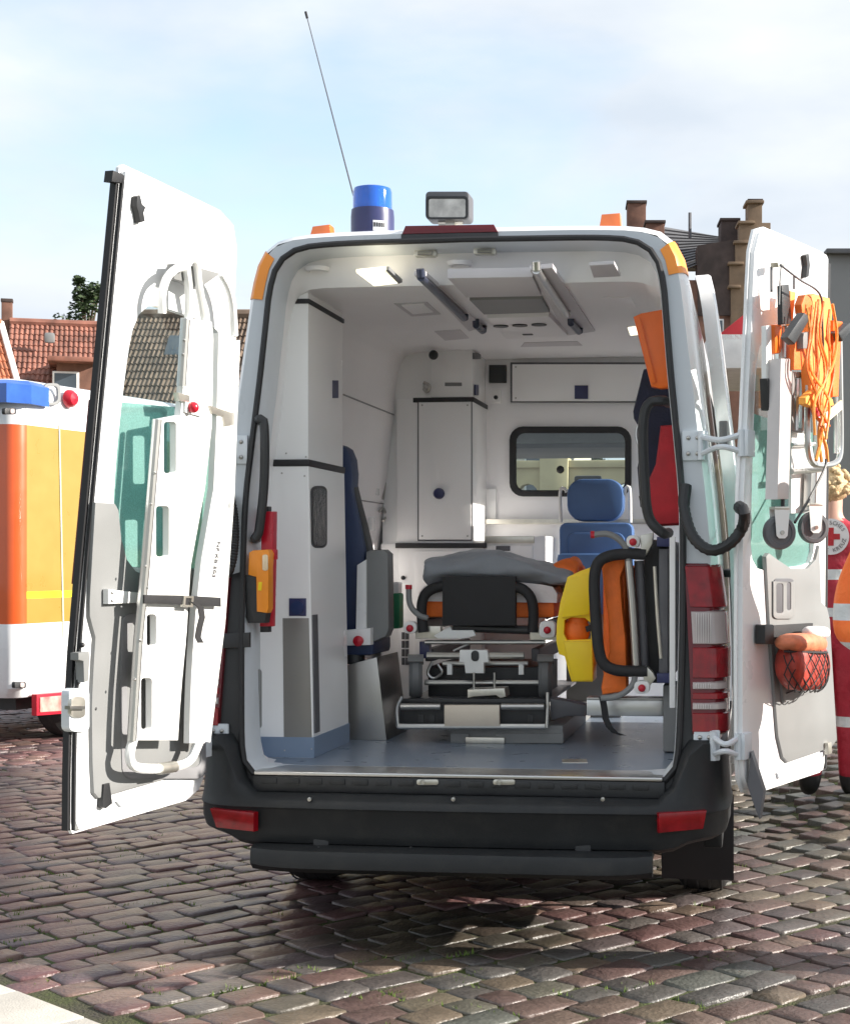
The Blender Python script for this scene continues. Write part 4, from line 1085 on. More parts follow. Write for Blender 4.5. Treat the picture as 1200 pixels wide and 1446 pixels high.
# door check strap and wiring conduit, hinges (right side shown, left mirrored)
g = G(); c = FR(-0.02); g.ppl(c, [(310, 895), (352, 893), (352, 914), (310, 916)], (), 0.02, 0.004); g.obj('door_check', blackp, van)
g = G(); g.ppl(FR(-0.03), [(300, 895), (309, 893), (309, 920), (300, 922)], (), 0.03, 0.002); g.obj('check_bracket', zinc, van)
def conduit(pts, name, ribs=True):
    P = crom(pts, 60); g = G(); rad = [0.021 * (1.0 + (0.09 if (i % 2) else -0.03)) if 6 < i < 54 else 0.024 for i in range(60)]
    g.tube(P, rad, 10); return g.obj(name, rubber, van)
cp0 = [FR(-0.02).P(968, 686), FR(-0.05).P(966, 718), FR(-0.10).P(978, 757), FR(-0.13).P(1003, 777), FR(-0.15).P(1030, 768), FR(-0.16).P(1048, 745), DR.pl(0.14).P(1051, 724), DR.pl(0.09).P(1044, 716)]
conduit(cp0, 'wiring_conduit')
conduit([FR(-0.03).P(321, 700), FR(-0.04).P(328, 722), FR(-0.05).P(330, 760), FR(-0.06).P(326, 795), FR(-0.06).P(318, 812)], 'wiring_conduit')
def hinge(z, sx, D):
    # leaf on the pillar, link, leaf on the door edge
    g = G(); x0 = 0.895; fz = lambda q: YR(z) + q
    rp = [p for p in half if abs(p.y - z) < 0.06][0].x
    g.box((sx * (rp - 0.055), fz(-0.006), z), (0.10, 0.018, 0.115), 0.006); h = g.obj('door_hinge', jamb, van)
    a = Vector((sx * (rp - 0.03), fz(-0.025), z)); b = D.W(hinge_u(z) + 0.005, 0.015, z)
    for dz in (0.032, -0.032):
        g = G(); m_ = (a + b) / 2 + Vector((0, -0.05, dz * 0.4)); g.stube([a + Vector((0, 0, dz)), m_, b + Vector((0, 0, dz))], 0.011, 8); g.obj('hinge_arm', jamb, h)
    g = G(); g.tube([a + Vector((0, 0, -0.055)), a + Vector((0, 0, 0.055))], 0.014, 10); g.obj('hinge_pin', jamb, h)
    g = G(); g.tube([b + Vector((0, 0, -0.05)), b + Vector((0, 0, 0.05))], 0.014, 10); g.obj('hinge_pin', jamb, h)
    g = G(); c = D.W(hinge_u(z) + 0.035, 0.036, z); g.box(c, (0.07, 0.016, 0.10), 0.004, D.m.to_3x3()); g.obj('door_leaf', jamb, h)
    for dx in (-0.09, -0.055):
        for dz in (-0.03, 0.03):
            g = G(); g.sphere((sx * (rp + dx + 0.01), fz(-0.016), z + dz), 0.009, u=8, v=6); g.obj('bolt', steel, h)
hinge(1.935, 1, DR); hinge(0.80, 1, DR); hinge(1.935, -1, DL); hinge(0.80, -1, DL)

# ------------------------------------------------ right door trim
RD = lambda name, mat, off, outer, holes=(), th=0.02, bev=0.004: dplate(DR, rdoor, name, mat, off, outer, holes, th, bev)
RD('door_trim', greyp, 0.092, [(1082, 786), (1086, 781), (1098, 790), (1118, 803), (1140, 803), (1152, 790), (1157, 770), (1160, 850), (1168, 858), (1172, 875), (1182, 1045), (1174, 1056), (1113, 1077), (1106, 1070), (1099, 1040), (1088, 900)], (), 0.018, 0.005)
RD('pull_recess', dgrey, 0.096, rrect(1093, 817, 1121, 872, 5, 3), (), 0.012, 0.002)
RD('pull_recess_rim', greyp, 0.099, rrect(1092, 815, 1122, 874, 6, 3), [rrect(1096, 824, 1106, 866, 3, 3), rrect(1111, 822, 1117, 862, 3, 3)], 0.014, 0.002)
RD('pocket_strap', blackf, 0.112, [(1083, 884), (1148, 880), (1147, 896), (1083, 901)], (), 0.014, 0.002)
RD('strap_block', blackp, 0.125, rrect(1080, 882, 1093, 910, 2, 2), (), 0.04, 0.003)
RD('pocket_frame', greyp, 0.104, [(1097, 905), (1164, 893), (1166, 970), (1107, 993)], [[(1106, 914), (1160, 905), (1161, 962), (1110, 980)]], 0.02, 0.003)
RD('bottom_pressing', jamb, 0.088, [(1098, 1092), (1160, 1064), (1164, 1058), (1170, 1062), (1150, 1078), (1100, 1100)], (), 0.015, 0.004)
RD('lower_catch', zinc, 0.110, [(1169, 1050), (1174, 1048), (1175, 1064), (1170, 1066)], (), 0.03, 0.002)
RD('upper_catch', blackp, 0.10, [(1138, 360), (1142, 358), (1144, 374), (1142, 390), (1138, 392), (1140, 374)], (), 0.03, 0.002)
# black skirt tip under the right door's hinge corner
g = G(); pl = FR(-0.01); P = [pl.P(1060, 1062), pl.P(1078, 1118), pl.P(1072, 1158), pl.P(1065, 1140), pl.P(1055, 1110)]
g.plate(P, [], (0.01, 0.05, 0), 0.003); g.obj('door_skirt', dgrey, rdoor)

# ================================================================== STRETCHER TABLE (fixed) AND STRETCHER
def tubeY(Y, pts, r, mat, name, parent, n=10, smooth=True):
    g = G(); P = [FY(Y if not isinstance(Y, (list, tuple)) else Y[i]).P(p) for i, p in enumerate(pts)]
    (g.stube(P, r, n) if smooth and len(P) > 2 else g.tube(P, r, n)); return g.obj(name, mat, parent)
tb = None
a = FY(1.0).P(636, 1048); b = FY(1.0).P(795, 1028)
g = G(); g.bx(a.x, b.x, 1.0, 2.28, 0.679, b.z + 0.01, 0.006); tab = g.obj('stretcher_table', greyp, van)
for x0, x1 in ((636, 662), (700, 795)):
    g = G(); g.prect(FY(0.99), x0, 1036, x1, 1050, 0.02, 0.002); g.obj('table_foot', greyp, tab)
g = G(); p = FY(0.97).P(657, 1051); q = FY(0.97).P(712, 1042); g.bx(p.x, q.x, 0.97, 1.05, 0.679, q.z, 0.003); g.obj('table_catch', zinc, tab)
TY = 0.92
g = G(); g.ppl(FY(TY + 0.05), [(565, 987), (770, 987), (772, 1026), (563, 1026)], (), 0.02, 0.002); g.obj('tray_back', blackp, tab)
a = FY(TY + 0.05).P(566, 990); b = FY(TY + 0.05).P(770, 990)
g = G(); g.bx(a.x, b.x, TY + 0.05, 2.25, a.z - 0.012, a.z, 0.002); g.obj('tray_top', dgrey, tab)
tubeY(TY, [(562, 1026), (770, 1026)], 0.013, alu, 'tray_bar', tab)
tubeY(TY, [(562, 1028), (561, 1000), (568, 984)], 0.008, alu, 'tray_side', tab)
tubeY(TY, [(772, 1028), (773, 1000), (773, 978)], 0.008, alu, 'tray_side', tab)
for a, b in ((566, 622), (708, 768)): tubeY(TY - 0.01, [(a, 998), (b, 998)], 0.0145, steel, 'roller', tab, 14)
g = G(); g.prect(FY(TY - 0.02), 627, 996, 705, 1026, 0.03, 0.003); g.obj('tray_plate', M("warm_zinc_plate", (0.62, 0.55, 0.46), 0.4, 0.5, var=0.06), tab)
for a in (590, 606, 745): g = G(); g.prect(FY(TY + 0.045), a, 1010, a + 8, 1024, 0.02, 0.002); g.obj('tray_peg', blackp, tab)
g = G(); g.ppl(FY(TY + 0.06), [(660, 974), (712, 972), (714, 984), (706, 986), (700, 982), (668, 984), (660, 986)], (), 0.12, 0.004); g.obj('docking_block', zinc, tab)
# dark pivot arm beside the tray
g = G(); g.ppl(FY(1.02), [(776, 986), (800, 990), (828, 996), (826, 1012), (800, 1012), (778, 1018)], (), 0.10, 0.01); g.obj('pivot_arm', dgrey, tab)
mount = pbox(0.80, 828, 1012, 936, 988, 0.10, alu, 'wall_bed_rail', van)
pbox(0.79, 828, 989, 936, 985.5, 0.12, steel, 'rail_lip', mount, 0.001)
pbox(0.72, 936, 1062, 962, 968, 0.25, greyp, 'wheel_arch_box', van)

st = thing('stretcher', 'wheeled ambulance stretcher with black padded handle loop, folded on the table between the seats', 'stretcher', (-0.1, 1.7, 0.85))
HY = 1.12
tubeY(HY, [(598, 893), (595, 862), (600, 840), (618, 829), (645, 828), (705, 828), (733, 830), (748, 842), (753, 862), (752, 893)], 0.024, blackf, 'padded_handle', st, 12)
g = G(); g.prect(FY(HY - 0.025), 624, 814, 728, 884, 0.03, 0.010); g.obj('fabric_panel', blackf, st)
tubeY(HY + 0.04, [(640, 886), (750, 890)], 0.020, blackp, 'lower_bar', st)
g = G(); g.ppl(FY(HY), [(612, 898), (636, 884), (638, 890), (668, 890), (672, 898), (655, 902), (618, 902)], (), 0.03, 0.004); g.obj('release_lever', wtube, st)
# mattress: white upper, orange lower
A_ = FY(1.18).P(596, 872); B_ = FY(1.18).P(783, 830)
g = G(); g.bx(A_.x, B_.x, 1.18, 2.27, A_.z, A_.z + 0.085, 0.02); g.obj('mattress', orange, st)
g = G(); rings = []
for k in range(9):
    y = 1.165 + 1.1 * k / 8; w = 0.012 * sin(k * 2.1)
    prof = crom([(A_.x - 0.012, A_.z + 0.075, 0), (A_.x - 0.01, B_.z - 0.02, 0), (A_.x + 0.04, B_.z + 0.012 + w, 0), ((A_.x + B_.x) / 2, B_.z + 0.03, 0), (B_.x - 0.04, B_.z + 0.012 - w, 0), (B_.x + 0.01, B_.z - 0.02, 0), (B_.x + 0.012, A_.z + 0.07, 0)], 20)
    rings.append([Vector((p.x, y, p.y)) for p in prof])
g.loft(rings, True, True); g.obj('sheet', sheet, st)
for x, nm in ((A_.x + 0.01, 'l'), (B_.x - 0.01, 'r')):
    g = G(); g.bx(x - 0.02, x + 0.02, 1.15, 2.26, A_.z - 0.06, A_.z - 0.005, 0.008); g.obj('side_rail', dgrey, st)
tubeY(HY - 0.02, [(577, 830), (578, 850), (584, 862), (594, 870), (604, 873)], 0.013, greyp, 'carry_handle', st)
tubeY(HY + 0.3, [(796, 828), (796, 850), (785, 864), (770, 872)], 0.013, greyp, 'carry_handle', st)
for p in ((577, 832), (796, 828)):
    g = G(); q = FY(HY - 0.02 if p[0] < 700 else HY + .3).P(p); g.tube([q, q + Vector((0, 0, 0.02))], 0.0155, 10); g.obj('grip_end', redp, st)
for x0, x1, y0, y1 in ((569, 588, 878, 895), (761, 784, 877, 901)):
    g = G(); g.ppl(FY(HY - 0.03), rrect(x0, y0, x1, y1, 7, 4), (), 0.05, 0.006); k_ = g.obj('locking_knob', wtube, st)
    g = G(); g.sphere(FY(HY - 0.035).P((x0 + x1) / 2, (y0 + y1) / 2 + 1), 0.017, (1, .7, 1)); g.obj('red_button', redp, st)
g = G(); g.prect(FY(HY + 0.02), 586, 884, 622, 902, 0.06, 0.006); g.obj('corner_bracket', zinc, st)
g = G(); g.prect(FY(HY + 0.02), 748, 886, 790, 904, 0.06, 0.006); g.obj('corner_bracket', zinc, st)
tubeY(1.16, [(600, 907), (770, 907)], 0.0105, alu, 'cross_tube', st)
tubeY(1.10, [(603, 926), (740, 926)], 0.0165, steel, 'cross_tube', st)
tubeY(1.18, [(625, 937), (745, 937)], 0.012, alu, 'cross_tube', st)
tubeY(1.14, [(600, 964), (768, 964)], 0.0125, alu, 'cross_tube', st)
g = G(); g.ppl(FY(1.065), [(649, 918), (688, 918), (690, 935), (683, 936), (683, 951), (657, 951), (655, 936), (648, 935)], (), 0.03, 0.005); cb = g.obj('docking_bracket', wtube, st)
g = G(); g.ppl(FY(1.06), rrect(665, 919, 676, 934, 5, 4), (), 0.01, 0.002); g.obj('lock_hole', blackp, st)
for x in (634, 735): g = G(); g.prect(FY(1.12), x - 3, 938, x + 4, 953, 0.02, 0.002); g.obj('lug', wtube, st)
for x in (669, 698): tubeY(1.04, [(x, 950), (x, 978)], 0.006, steel, 'docking_pin', st)
tubeY(1.2, [(610, 935), (604, 950), (612, 958), (624, 950), (618, 938)], 0.007, alu, 'folding_link', st)
tubeY(1.2, [(640, 919), (660, 910), (672, 907)], 0.007, alu, 'folding_link', st)
g = G(); g.prect(FY(1.19), 592, 906, 606, 930, 0.05, 0.004); g.obj('leg_housing', navy, st)
for x0 in (598, 748):
    g = G(); q = FY(1.25).P(x0 + 8, 925); g.bx(q.x - 0.02, q.x + 0.02, 1.25, 2.2, q.z - 0.03, q.z + 0.03, 0.006); g.obj('folded_leg', dgrey, st)
g = G(); g.prect(FY(1.24), 604, 942, 764, 985, 0.6, 0.01); g.obj('undercarriage', blackp, st)
for cx_, ang_ in ((587, 12), (770, 6)):
    c = FY(1.14).P(cx_, 957); g = G(); R_ = 0.096; w_ = 0.030
    g.lathe([(0.055, -w_ * .7), (0.07, -w_), (R_ - 0.012, -w_), (R_, -w_ * .45), (R_, w_ * .45), (R_ - 0.012, w_), (0.07, w_), (0.055, w_ * .7)], (0, 0, 0), 'x', 28)
    g.lathe([(0.0, -w_ * .6), (0.055, -w_ * .7)], (0, 0, 0), 'x', 28); g.lathe([(0.0, w_ * .6), (0.055, w_ * .7)], (0, 0, 0), 'x', 28)
    g.tf(Matrix.Translation(c) @ Matrix.Rotation(radians(ang_), 4, 'Z')); wh = g.obj('castor', M("grey_castor_rubber", (0.13, 0.135, 0.14), 0.5), st)
    g = G(); rings = []
    for k in range(9):
        a = radians(48 + 100 * k / 8); rings.append([Vector((xx, -(R_ + rr_) * cos(a), (R_ + rr_) * sin(a))) for xx, rr_ in ((-0.036, 0.005), (0.036, 0.005), (0.036, 0.011), (-0.036, 0.011))])
    g.loft(rings); g.tf(Matrix.Translation(c) @ Matrix.Rotation(radians(ang_), 4, 'Z')); g.obj('castor_guard', greyp, st)

# blanket heaped on the stretcher
def heap(cols, Y0, Y1, seed, name, mat, label, cat, amp=0.012):
    """soft folded pile: cols = (px, top_py, bottom_py) across the picture plane at Y0, running back to Y1"""
    rg = random.Random(seed); rings = []; n = 22
    for k, (px, ty, by) in enumerate(cols):
        t_ = FY(Y0).P(px, ty); b_ = FY(Y0).P(px, by); ring = []
        hh = (t_.z - b_.z) / 2; cz = (t_.z + b_.z) / 2; dd = (Y1 - Y0) / 2; cy = (Y0 + Y1) / 2
        for i in range(n):
            a = 2 * pi * i / n; ca, sa = cos(a), sin(a); sq = lambda v, e: math.copysign(abs(v) ** e, v)
            f = 1 + 0.06 * sin(3 * a + k * 0.9) + 0.05 * sin(5 * a - k * 1.7)
            ring.append(Vector((t_.x + 0.01 * sin(4 * a + k), cy - dd * sq(ca, 0.6) * f, cz + hh * sq(sa, 0.7) + amp * sin(2 * a + k * 1.3) * 0.6)))
        rings.append(ring)
    g = G(); g.loft(rings); o = g.obj(name, mat, None, 80, label, cat)
    sb = o.modifiers.new("smooth", 'SUBSURF'); sb.levels = 3; sb.render_levels = 3
    tx = bpy.data.textures.new(name, 'CLOUDS'); tx.noise_scale = 0.11; tx.noise_depth = 1
    dm = o.modifiers.new("folds", 'DISPLACE'); dm.texture = tx; dm.strength = amp * 2.4; dm.mid_level = 0.5; dm.texture_coords = 'GLOBAL'
    return o
heap([(592, 792, 822), (600, 786, 829), (620, 782, 826), (645, 778, 820), (680, 777, 818), (705, 780, 818), (730, 786, 822), (755, 793, 828), (780, 799, 831), (800, 803, 830), (814, 808, 822)], 1.14, 1.60, 3, 'blanket', blanket,
     'crumpled grey blanket heaped on the stretcher between the seats', 'blanket')
heap([(778, 800, 818), (788, 792, 822), (800, 785, 824), (812, 790, 824), (820, 800, 820)], 1.2, 1.5, 5, 'orange_cloth', orange, 'bundled orange cloth beside the grey blanket', 'cloth', 0.01)

# yellow head immobiliser
ye = thing('head_immobiliser', 'yellow plastic head immobiliser with orange cushion standing beside the stretcher', 'immobiliser', FY(0.80).P(812, 962))
g = G(); g.ppl(FY(0.78), [(801, 815), (820, 806), (834, 801), (838, 806), (837, 830), (834, 870), (838, 905), (838, 960), (836, 963), (807, 963), (803, 950), (797, 927), (789, 924), (785, 905), (786, 880), (791, 850)], [[(797, 876), (806, 872), (826, 873), (834, 880), (834, 903), (800, 904), (796, 895)]], 0.13, 0.008)
g.obj('shell', yellow, ye)
g = G(); g.ppl(FY(0.765), [(796, 906), (836, 906), (837, 961), (809, 962)], (), 0.02, 0.004); g.obj('lower_panel', yellow, ye)
g = G(); g.ppl(FY(0.765), [(803, 817), (834, 808), (832, 868), (793, 872)], (), 0.02, 0.004); g.obj('upper_panel', yellow, ye)
g = G(); g.sphere(FY(0.84).P(814, 891), 0.062, (0.95, .7, 1.0), 16, 12); g.sphere(FY(0.83).P(816, 876), 0.04, (1.1, .7, 0.8)); g.obj('cushion', orange, ye)
g = G(); g.ppl(FY(0.775), [(826, 885), (840, 880), (840, 890), (828, 893)], (), 0.02, 0.002); g.obj('strap', blackf, ye)

# second stretcher frame stood on its side by the right wall
s2 = thing('upright_stretcher', 'folded stretcher with black padded loop and orange pad stood on edge by the right wall', 'stretcher', (0.62, 1.2, 0.9))
Y2 = 0.62
tubeY(Y2, [(912, 783), (885, 782), (858, 786), (844, 796), (839, 820), (841, 870), (845, 915), (852, 937), (868, 946), (890, 948), (914, 948)], 0.024, blackf, 'padded_loop', s2, 12)
g = G(); g.ppl(FY(Y2 + 0.05), [(847, 786), (856, 778), (880, 778), (886, 790), (876, 815), (879, 860), (884, 905), (885, 972), (878, 978), (850, 982), (848, 972), (853, 945), (860, 920), (858, 870), (852, 830)], (), 0.10, 0.02); g.obj('orange_pad', orange, s2)
a = FY(Y2 + 0.1).P(850, 960); b = FY(Y2 + 0.1).P(884, 800)
g = G(); g.bx(a.x, b.x, Y2 + 0.12, 1.85, a.z, b.z, 0.03); g.obj('pad_body', orange, s2)
tubeY(Y2 + 0.02, [(887, 790), (893, 860), (898, 942)], 0.017, steel, 'frame_tube', s2, 12)
tubeY(Y2 + 0.06, [(902, 792), (906, 870), (909, 945)], 0.021, dgrey, 'gas_spring', s2, 12)
tubeY(Y2 + 0.02, [(924, 800), (928, 870), (933, 930)], 0.008, zinc, 'control_rod', s2)
tubeY(Y2, [(838, 755), (858, 754), (874, 762), (885, 776), (888, 792)], 0.013, greyp, 'carry_handle', s2)
tubeY(Y2, [(898, 942), (894, 965), (882, 978), (866, 985), (848, 986)], 0.013, greyp, 'carry_handle', s2)
g = G(); q = FY(Y2).P(838, 755); g.tube([q + Vector((-0.012, 0, 0)), q + Vector((0.004, 0, 0))], 0.0155, 10); g.obj('grip_end', redp, s2)
for x0, x1, y0, y1 in ((884, 903, 756, 773), (895, 917, 962, 980)):
    g = G(); g.ppl(FY(Y2 - 0.03), rrect(x0, y0, x1, y1, 7, 4), (), 0.05, 0.006); g.obj('locking_knob', wtube, s2)
    g = G(); g.sphere(FY(Y2 - 0.035).P((x0 + x1) / 2, (y0 + y1) / 2 + 1), 0.016, (1, .7, 1)); g.obj('red_button', redp, s2)
g = G(); g.ppl(FY(Y2 - 0.01), [(903, 756), (922, 752), (921, 768), (912, 784), (903, 788), (905, 772)], (), 0.05, 0.005); g.obj('clamp', zinc, s2)
g = G(); g.ppl(FY(Y2 - 0.01), [(912, 940), (922, 950), (926, 958), (918, 968), (908, 960)], (), 0.05, 0.005); g.obj('clamp', zinc, s2)
a = FY(Y2 + 0.12).P(908, 965); b = FY(Y2 + 0.12).P(946, 762)
g = G(); g.bx(a.x, b.x, Y2 + 0.12, 1.9, a.z, b.z, 0.02); g.obj('folded_frame', blackp, s2)
g = G(); g.prect(FY(Y2 + 0.02), 930, 775, 943, 965, 0.10, 0.006); g.obj('side_channel', dgrey, s2)
for y in (765, 958): g = G(); g.prect(FY(Y2 + 0.0), 927, y - 7, 946, y + 7, 0.10, 0.006); g.obj('end_fitting', navy, s2)
g = G(); P = [FY(Y2 + 0.02 + 0.02 * k / 5).P(px, py) for k, (px, py) in enumerate(((850, 984), (853, 1000), (855, 1015), (860, 1027), (868, 1035), (880, 1039)))]
g.loft([[p + Vector((-0.014, 0, 0)), p + Vector((0.014, 0, 0)), p + Vector((0.014, 0.004, 0.0)), p + Vector((-0.014, 0.004, 0.0))] for p in P]); g.obj('loose_strap', blackf, s2)
pbox(0.60, 945, 1000, 953, 758, 0.04, cabwhite, 'wall_rail', van, 0.003)

# orange splint board, navy jacket, red bag on the right wall
ob = thing('splint_board', 'flat orange board stowed upright high by the right rear pillar', 'board', FY(0.5).P(925, 548))
g = G(); g.ppl(FY(0.46), [(894, 447), (905, 442), (960, 432), (965, 545), (932, 548), (919, 545)], (), 0.05, 0.006); g.obj('board', orangep, ob)
g = G(); g.ppl(FY(0.452), [(899, 452), (904, 450), (926, 540), (921, 541)], (), 0.01, 0.001); g.obj('edge_rib', orangep, ob)
nb = thing('navy_bag', 'dark navy bag hanging on the right wall behind the grab handle', 'bag', FY(1.05).P(915, 735))
g = G(); g.ppl(FY(0.98), [(908, 520), (962, 510), (975, 725), (920, 728), (903, 715), (899, 660), (903, 640), (908, 615), (894, 590), (893, 580)], (), 0.22, 0.03); g.obj('bag_body', navyf, nb)
g = G(); g.stube([FY(0.96).P(p) for p in ((908, 598), (900, 602), (898, 615), (902, 632))], 0.006, 6); g.obj('buckle_loop', alu, nb)
g = G(); g.stube([FY(0.95).P(p) for p in ((905, 700), (910, 720), (920, 738), (935, 750))], 0.012, 6); g.obj('bag_strap', blackf, nb)
rb = thing('red_bag', 'crumpled red bag hanging under the navy bag by the right pillar', 'bag', FY(0.8).P(935, 745))
g = G(); g.ppl(FY(0.78), [(932, 600), (965, 598), (975, 740), (930, 742), (912, 720), (905, 700), (925, 655)], (), 0.14, 0.03); g.obj('bag_body', redf, rb)

# torch in its charger on the left jamb, with the red bar behind it
tq = thing('torch', 'orange torch clipped in a black charging holder on the left door frame', 'torch', FY(0.05).P(362, 882))
g = G(); g.ppl(FY(0.045), [(351, 780), (357, 777), (378, 776), (381, 782), (379, 800), (379, 860), (376, 866), (362, 864), (361, 815), (350, 812)], (), 0.06, 0.008); g.obj('torch_body', M("orange_torch", (0.85, 0.28, 0.02), 0.35), tq)
g = G(); g.ppl(FY(0.04), rrect(370, 783, 378, 806, 3, 3), (), 0.012, 0.003); g.obj('torch_lens', M("torch_lens", (0.75, 0.6, 0.4), 0.15, coat=0.5), tq)
g = G(); g.ppl(FY(0.055), [(346, 812), (361, 812), (364, 862), (376, 866), (374, 880), (350, 880), (347, 872)], (), 0.09, 0.006); g.obj('holder', blackp, tq)
g = G(); g.ppl(FY(0.042), [(365, 822), (370, 822), (369, 834), (364, 834)], (), 0.01, 0.001); g.obj('switch', yellow, tq)
rl = thing('signal_baton', 'slim red baton lamp standing behind the orange torch', 'lamp', FY(0.13).P(374, 893))
g = G(); g.ppl(FY(0.115), [(369, 722), (386, 722), (385, 800), (383, 885), (366, 885)], (), 0.05, 0.008); g.obj('lamp_body', redp, rl)
for y0, y1 in ((715, 724), (884, 893)): g = G(); g.prect(FY(0.12), 367, y0, 379, y1, 0.04, 0.004); g.obj('end_cap', blackp, rl)
g = G(); g.prect(FY(0.10), 380, 776, 389, 790, 0.03, 0.003); g.obj('clip', redp, rl)

# green first-aid pouch glimpsed behind the seat
gp = pbox(1.75, 553, 888, 564, 838, 0.10, M("green_nylon", (0.02, 0.22, 0.10), 0.6), 'first_aid_pouch', None, 0.012)
tag(gp, 'green first aid pouch on the wall behind the attendant seat', 'pouch')
pbox(1.76, 553, 838, 563, 822, 0.08, cabwhite, 'pouch_flap', gp, 0.008)

# ================================================================== EQUIPMENT ON THE LEFT DOOR
def text_mesh(body, size, mat, name, mtx, parent, depth=0.001):
    cu = bpy.data.curves.new(name, 'FONT'); cu.body = body; cu.size = size; cu.align_x = 'CENTER'; cu.align_y = 'CENTER'; cu.extrude = depth
    to = bpy.data.objects.new(name + "_tmp", cu); COL.objects.link(to)
    dg = bpy.context.evaluated_depsgraph_get(); me = bpy.data.meshes.new_from_object(to.evaluated_get(dg)); bpy.data.objects.remove(to); bpy.data.curves.remove(cu)
    me.transform(mtx); me.materials.clear(); me.materials.append(mat); me.name = name
    o = bpy.data.objects.new(name, me); COL.objects.link(o); par(o, parent); return o
sc = thing('scoop_stretcher', 'white two-piece scoop stretcher strapped upright inside the left rear door', 'stretcher', DL.pl(0.13).P(235, 1088))
SP = DL.pl(0.165)
def sc_plate(name, outer, holes, th=0.025, mat=wtube, off=0.165, bev=0.006):
    g = G(); g.ppl(DL.pl(off), outer, holes, th, bev); return g.obj(name, mat, sc)
lh = sc_plate('left_blade', [(264, 448), (300, 454), (302, 480), (300, 600), (290, 690), (270, 800), (264, 900), (252, 1046), (190, 1046), (199, 905), (211, 762), (219, 660), (224, 592), (255, 586), (258, 560)],
              [rrect(232, 596, 249, 668, 4, 3), rrect(221, 715, 239, 786, 4, 3), rrect(208, 868, 221, 912, 4, 3), rrect(200, 958, 215, 1030, 4, 3)])
rh = sc_plate('right_blade', [(309, 470), (334, 476), (333, 560), (326, 720), (314, 880), (291, 1050), (268, 1050), (277, 860), (285, 790), (302, 690), (306, 600)], [])
for pts in ([(262, 450), (256, 545)], [(222, 592), (213, 700), (205, 800), (195, 905), (186, 1046)]):
    g = G(); g.tube([DL.pl(0.17).P(p) for p in pts], 0.016, 10); g.obj('edge_tube', alu, sc)
g = G(); g.tube([DL.pl(0.165).P(p) for p in ((334, 480), (326, 700), (313, 880), (292, 1048))], 0.013, 10); g.obj('edge_tube', wtube, sc)
for pts in ([(266, 452), (266, 405), (263, 378), (270, 366), (277, 374), (281, 405), (290, 454)], [(229, 442), (229, 415), (236, 392), (248, 380), (258, 377)], [(312, 386), (322, 405), (328, 430), (331, 474)]):
    g = G(); g.stube([DL.pl(0.15).P(p) for p in pts], 0.014, 10); g.obj('end_tube', wtube, sc)
g = G(); g.stube([DL.pl(0.165).P(p) for p in ((188, 1044), (183, 1066), (189, 1082), (212, 1086), (246, 1083), (268, 1074), (281, 1048))], 0.017, 10); g.obj('foot_tube', wtube, sc)
g = G(); g.tube([DL.pl(0.165).P(p) for p in ((224, 1086), (246, 1083))], 0.021, 12); g.obj('coupling', zinc, sc)
sc_plate('hanging_bracket', [(247, 372), (262, 372), (312, 386), (280, 408), (262, 398), (246, 394)], (), 0.03, greyp, 0.14, 0.003)
sc_plate('length_catch', [(296, 572), (330, 583), (329, 600), (318, 602), (316, 588), (300, 584)], (), 0.02, zinc, 0.172, 0.003)
sc_plate('length_catch', [(252, 554), (268, 558), (268, 568), (254, 566)], (), 0.02, zinc, 0.175, 0.003)
sc_plate('red_knob_plate', [(262, 560), (286, 566), (285, 588), (262, 582)], (), 0.01, wtube, 0.174, 0.001)
g = G(); g.sphere(DL.pl(0.185).P(273, 575), 0.020, (1, 1, 1.0)); g.obj('red_knob', redp, sc)
for p in ((219, 668), (213, 712), (205, 800), (208, 830), (198, 905), (190, 960), (258, 500), (260, 480)):
    g = G(); g.sphere(DL.pl(0.186).P(p), 0.005, u=8, v=5); g.obj('rivet', steel, sc)
# stencilled marking, reading downwards
tp = DL.pl(0.168); o_ = tp.P(305.5, 790); xa = (tp.P(301, 818) - tp.P(309, 763)).normalized(); za = tp.n; ya = za.cross(xa).normalized()
mt = Matrix(((xa.x, ya.x, za.x, o_.x), (xa.y, ya.y, za.y, o_.y), (xa.z, ya.z, za.z, o_.z), (0, 0, 0, 1)))
text_mesh("NF KB 503", 0.030, dgrey, 'stencil_text', mt, sc)
# strap of the door
g = G(); g.ppl(DL.pl(0.19), [(204, 840), (262, 841), (312, 844), (312, 857), (262, 854), (204, 852)], (), 0.006, 0.001); g.obj('strap', blackf, ldoor)
g = G(); g.ppl(DL.pl(0.197), [(260, 842), (274, 842), (273, 858), (259, 857)], [[(263, 845), (271, 845), (270, 855), (262, 854)]], 0.012, 0.002); g.obj('buckle', zinc, ldoor)
g = G(); Q = DL.pl(0.20); P = [Q.P(p) for p in ((274, 850), (284, 858), (286, 872), (282, 888), (280, 900), (284, 908))]; wv = (Q.P(288, 880) - Q.P(281, 880)) * 0.55
g.loft([[p - wv, p + wv, p + wv - Q.n * 0.004, p - wv - Q.n * 0.004] for p in P]); g.obj('strap_tail', blackf, ldoor)

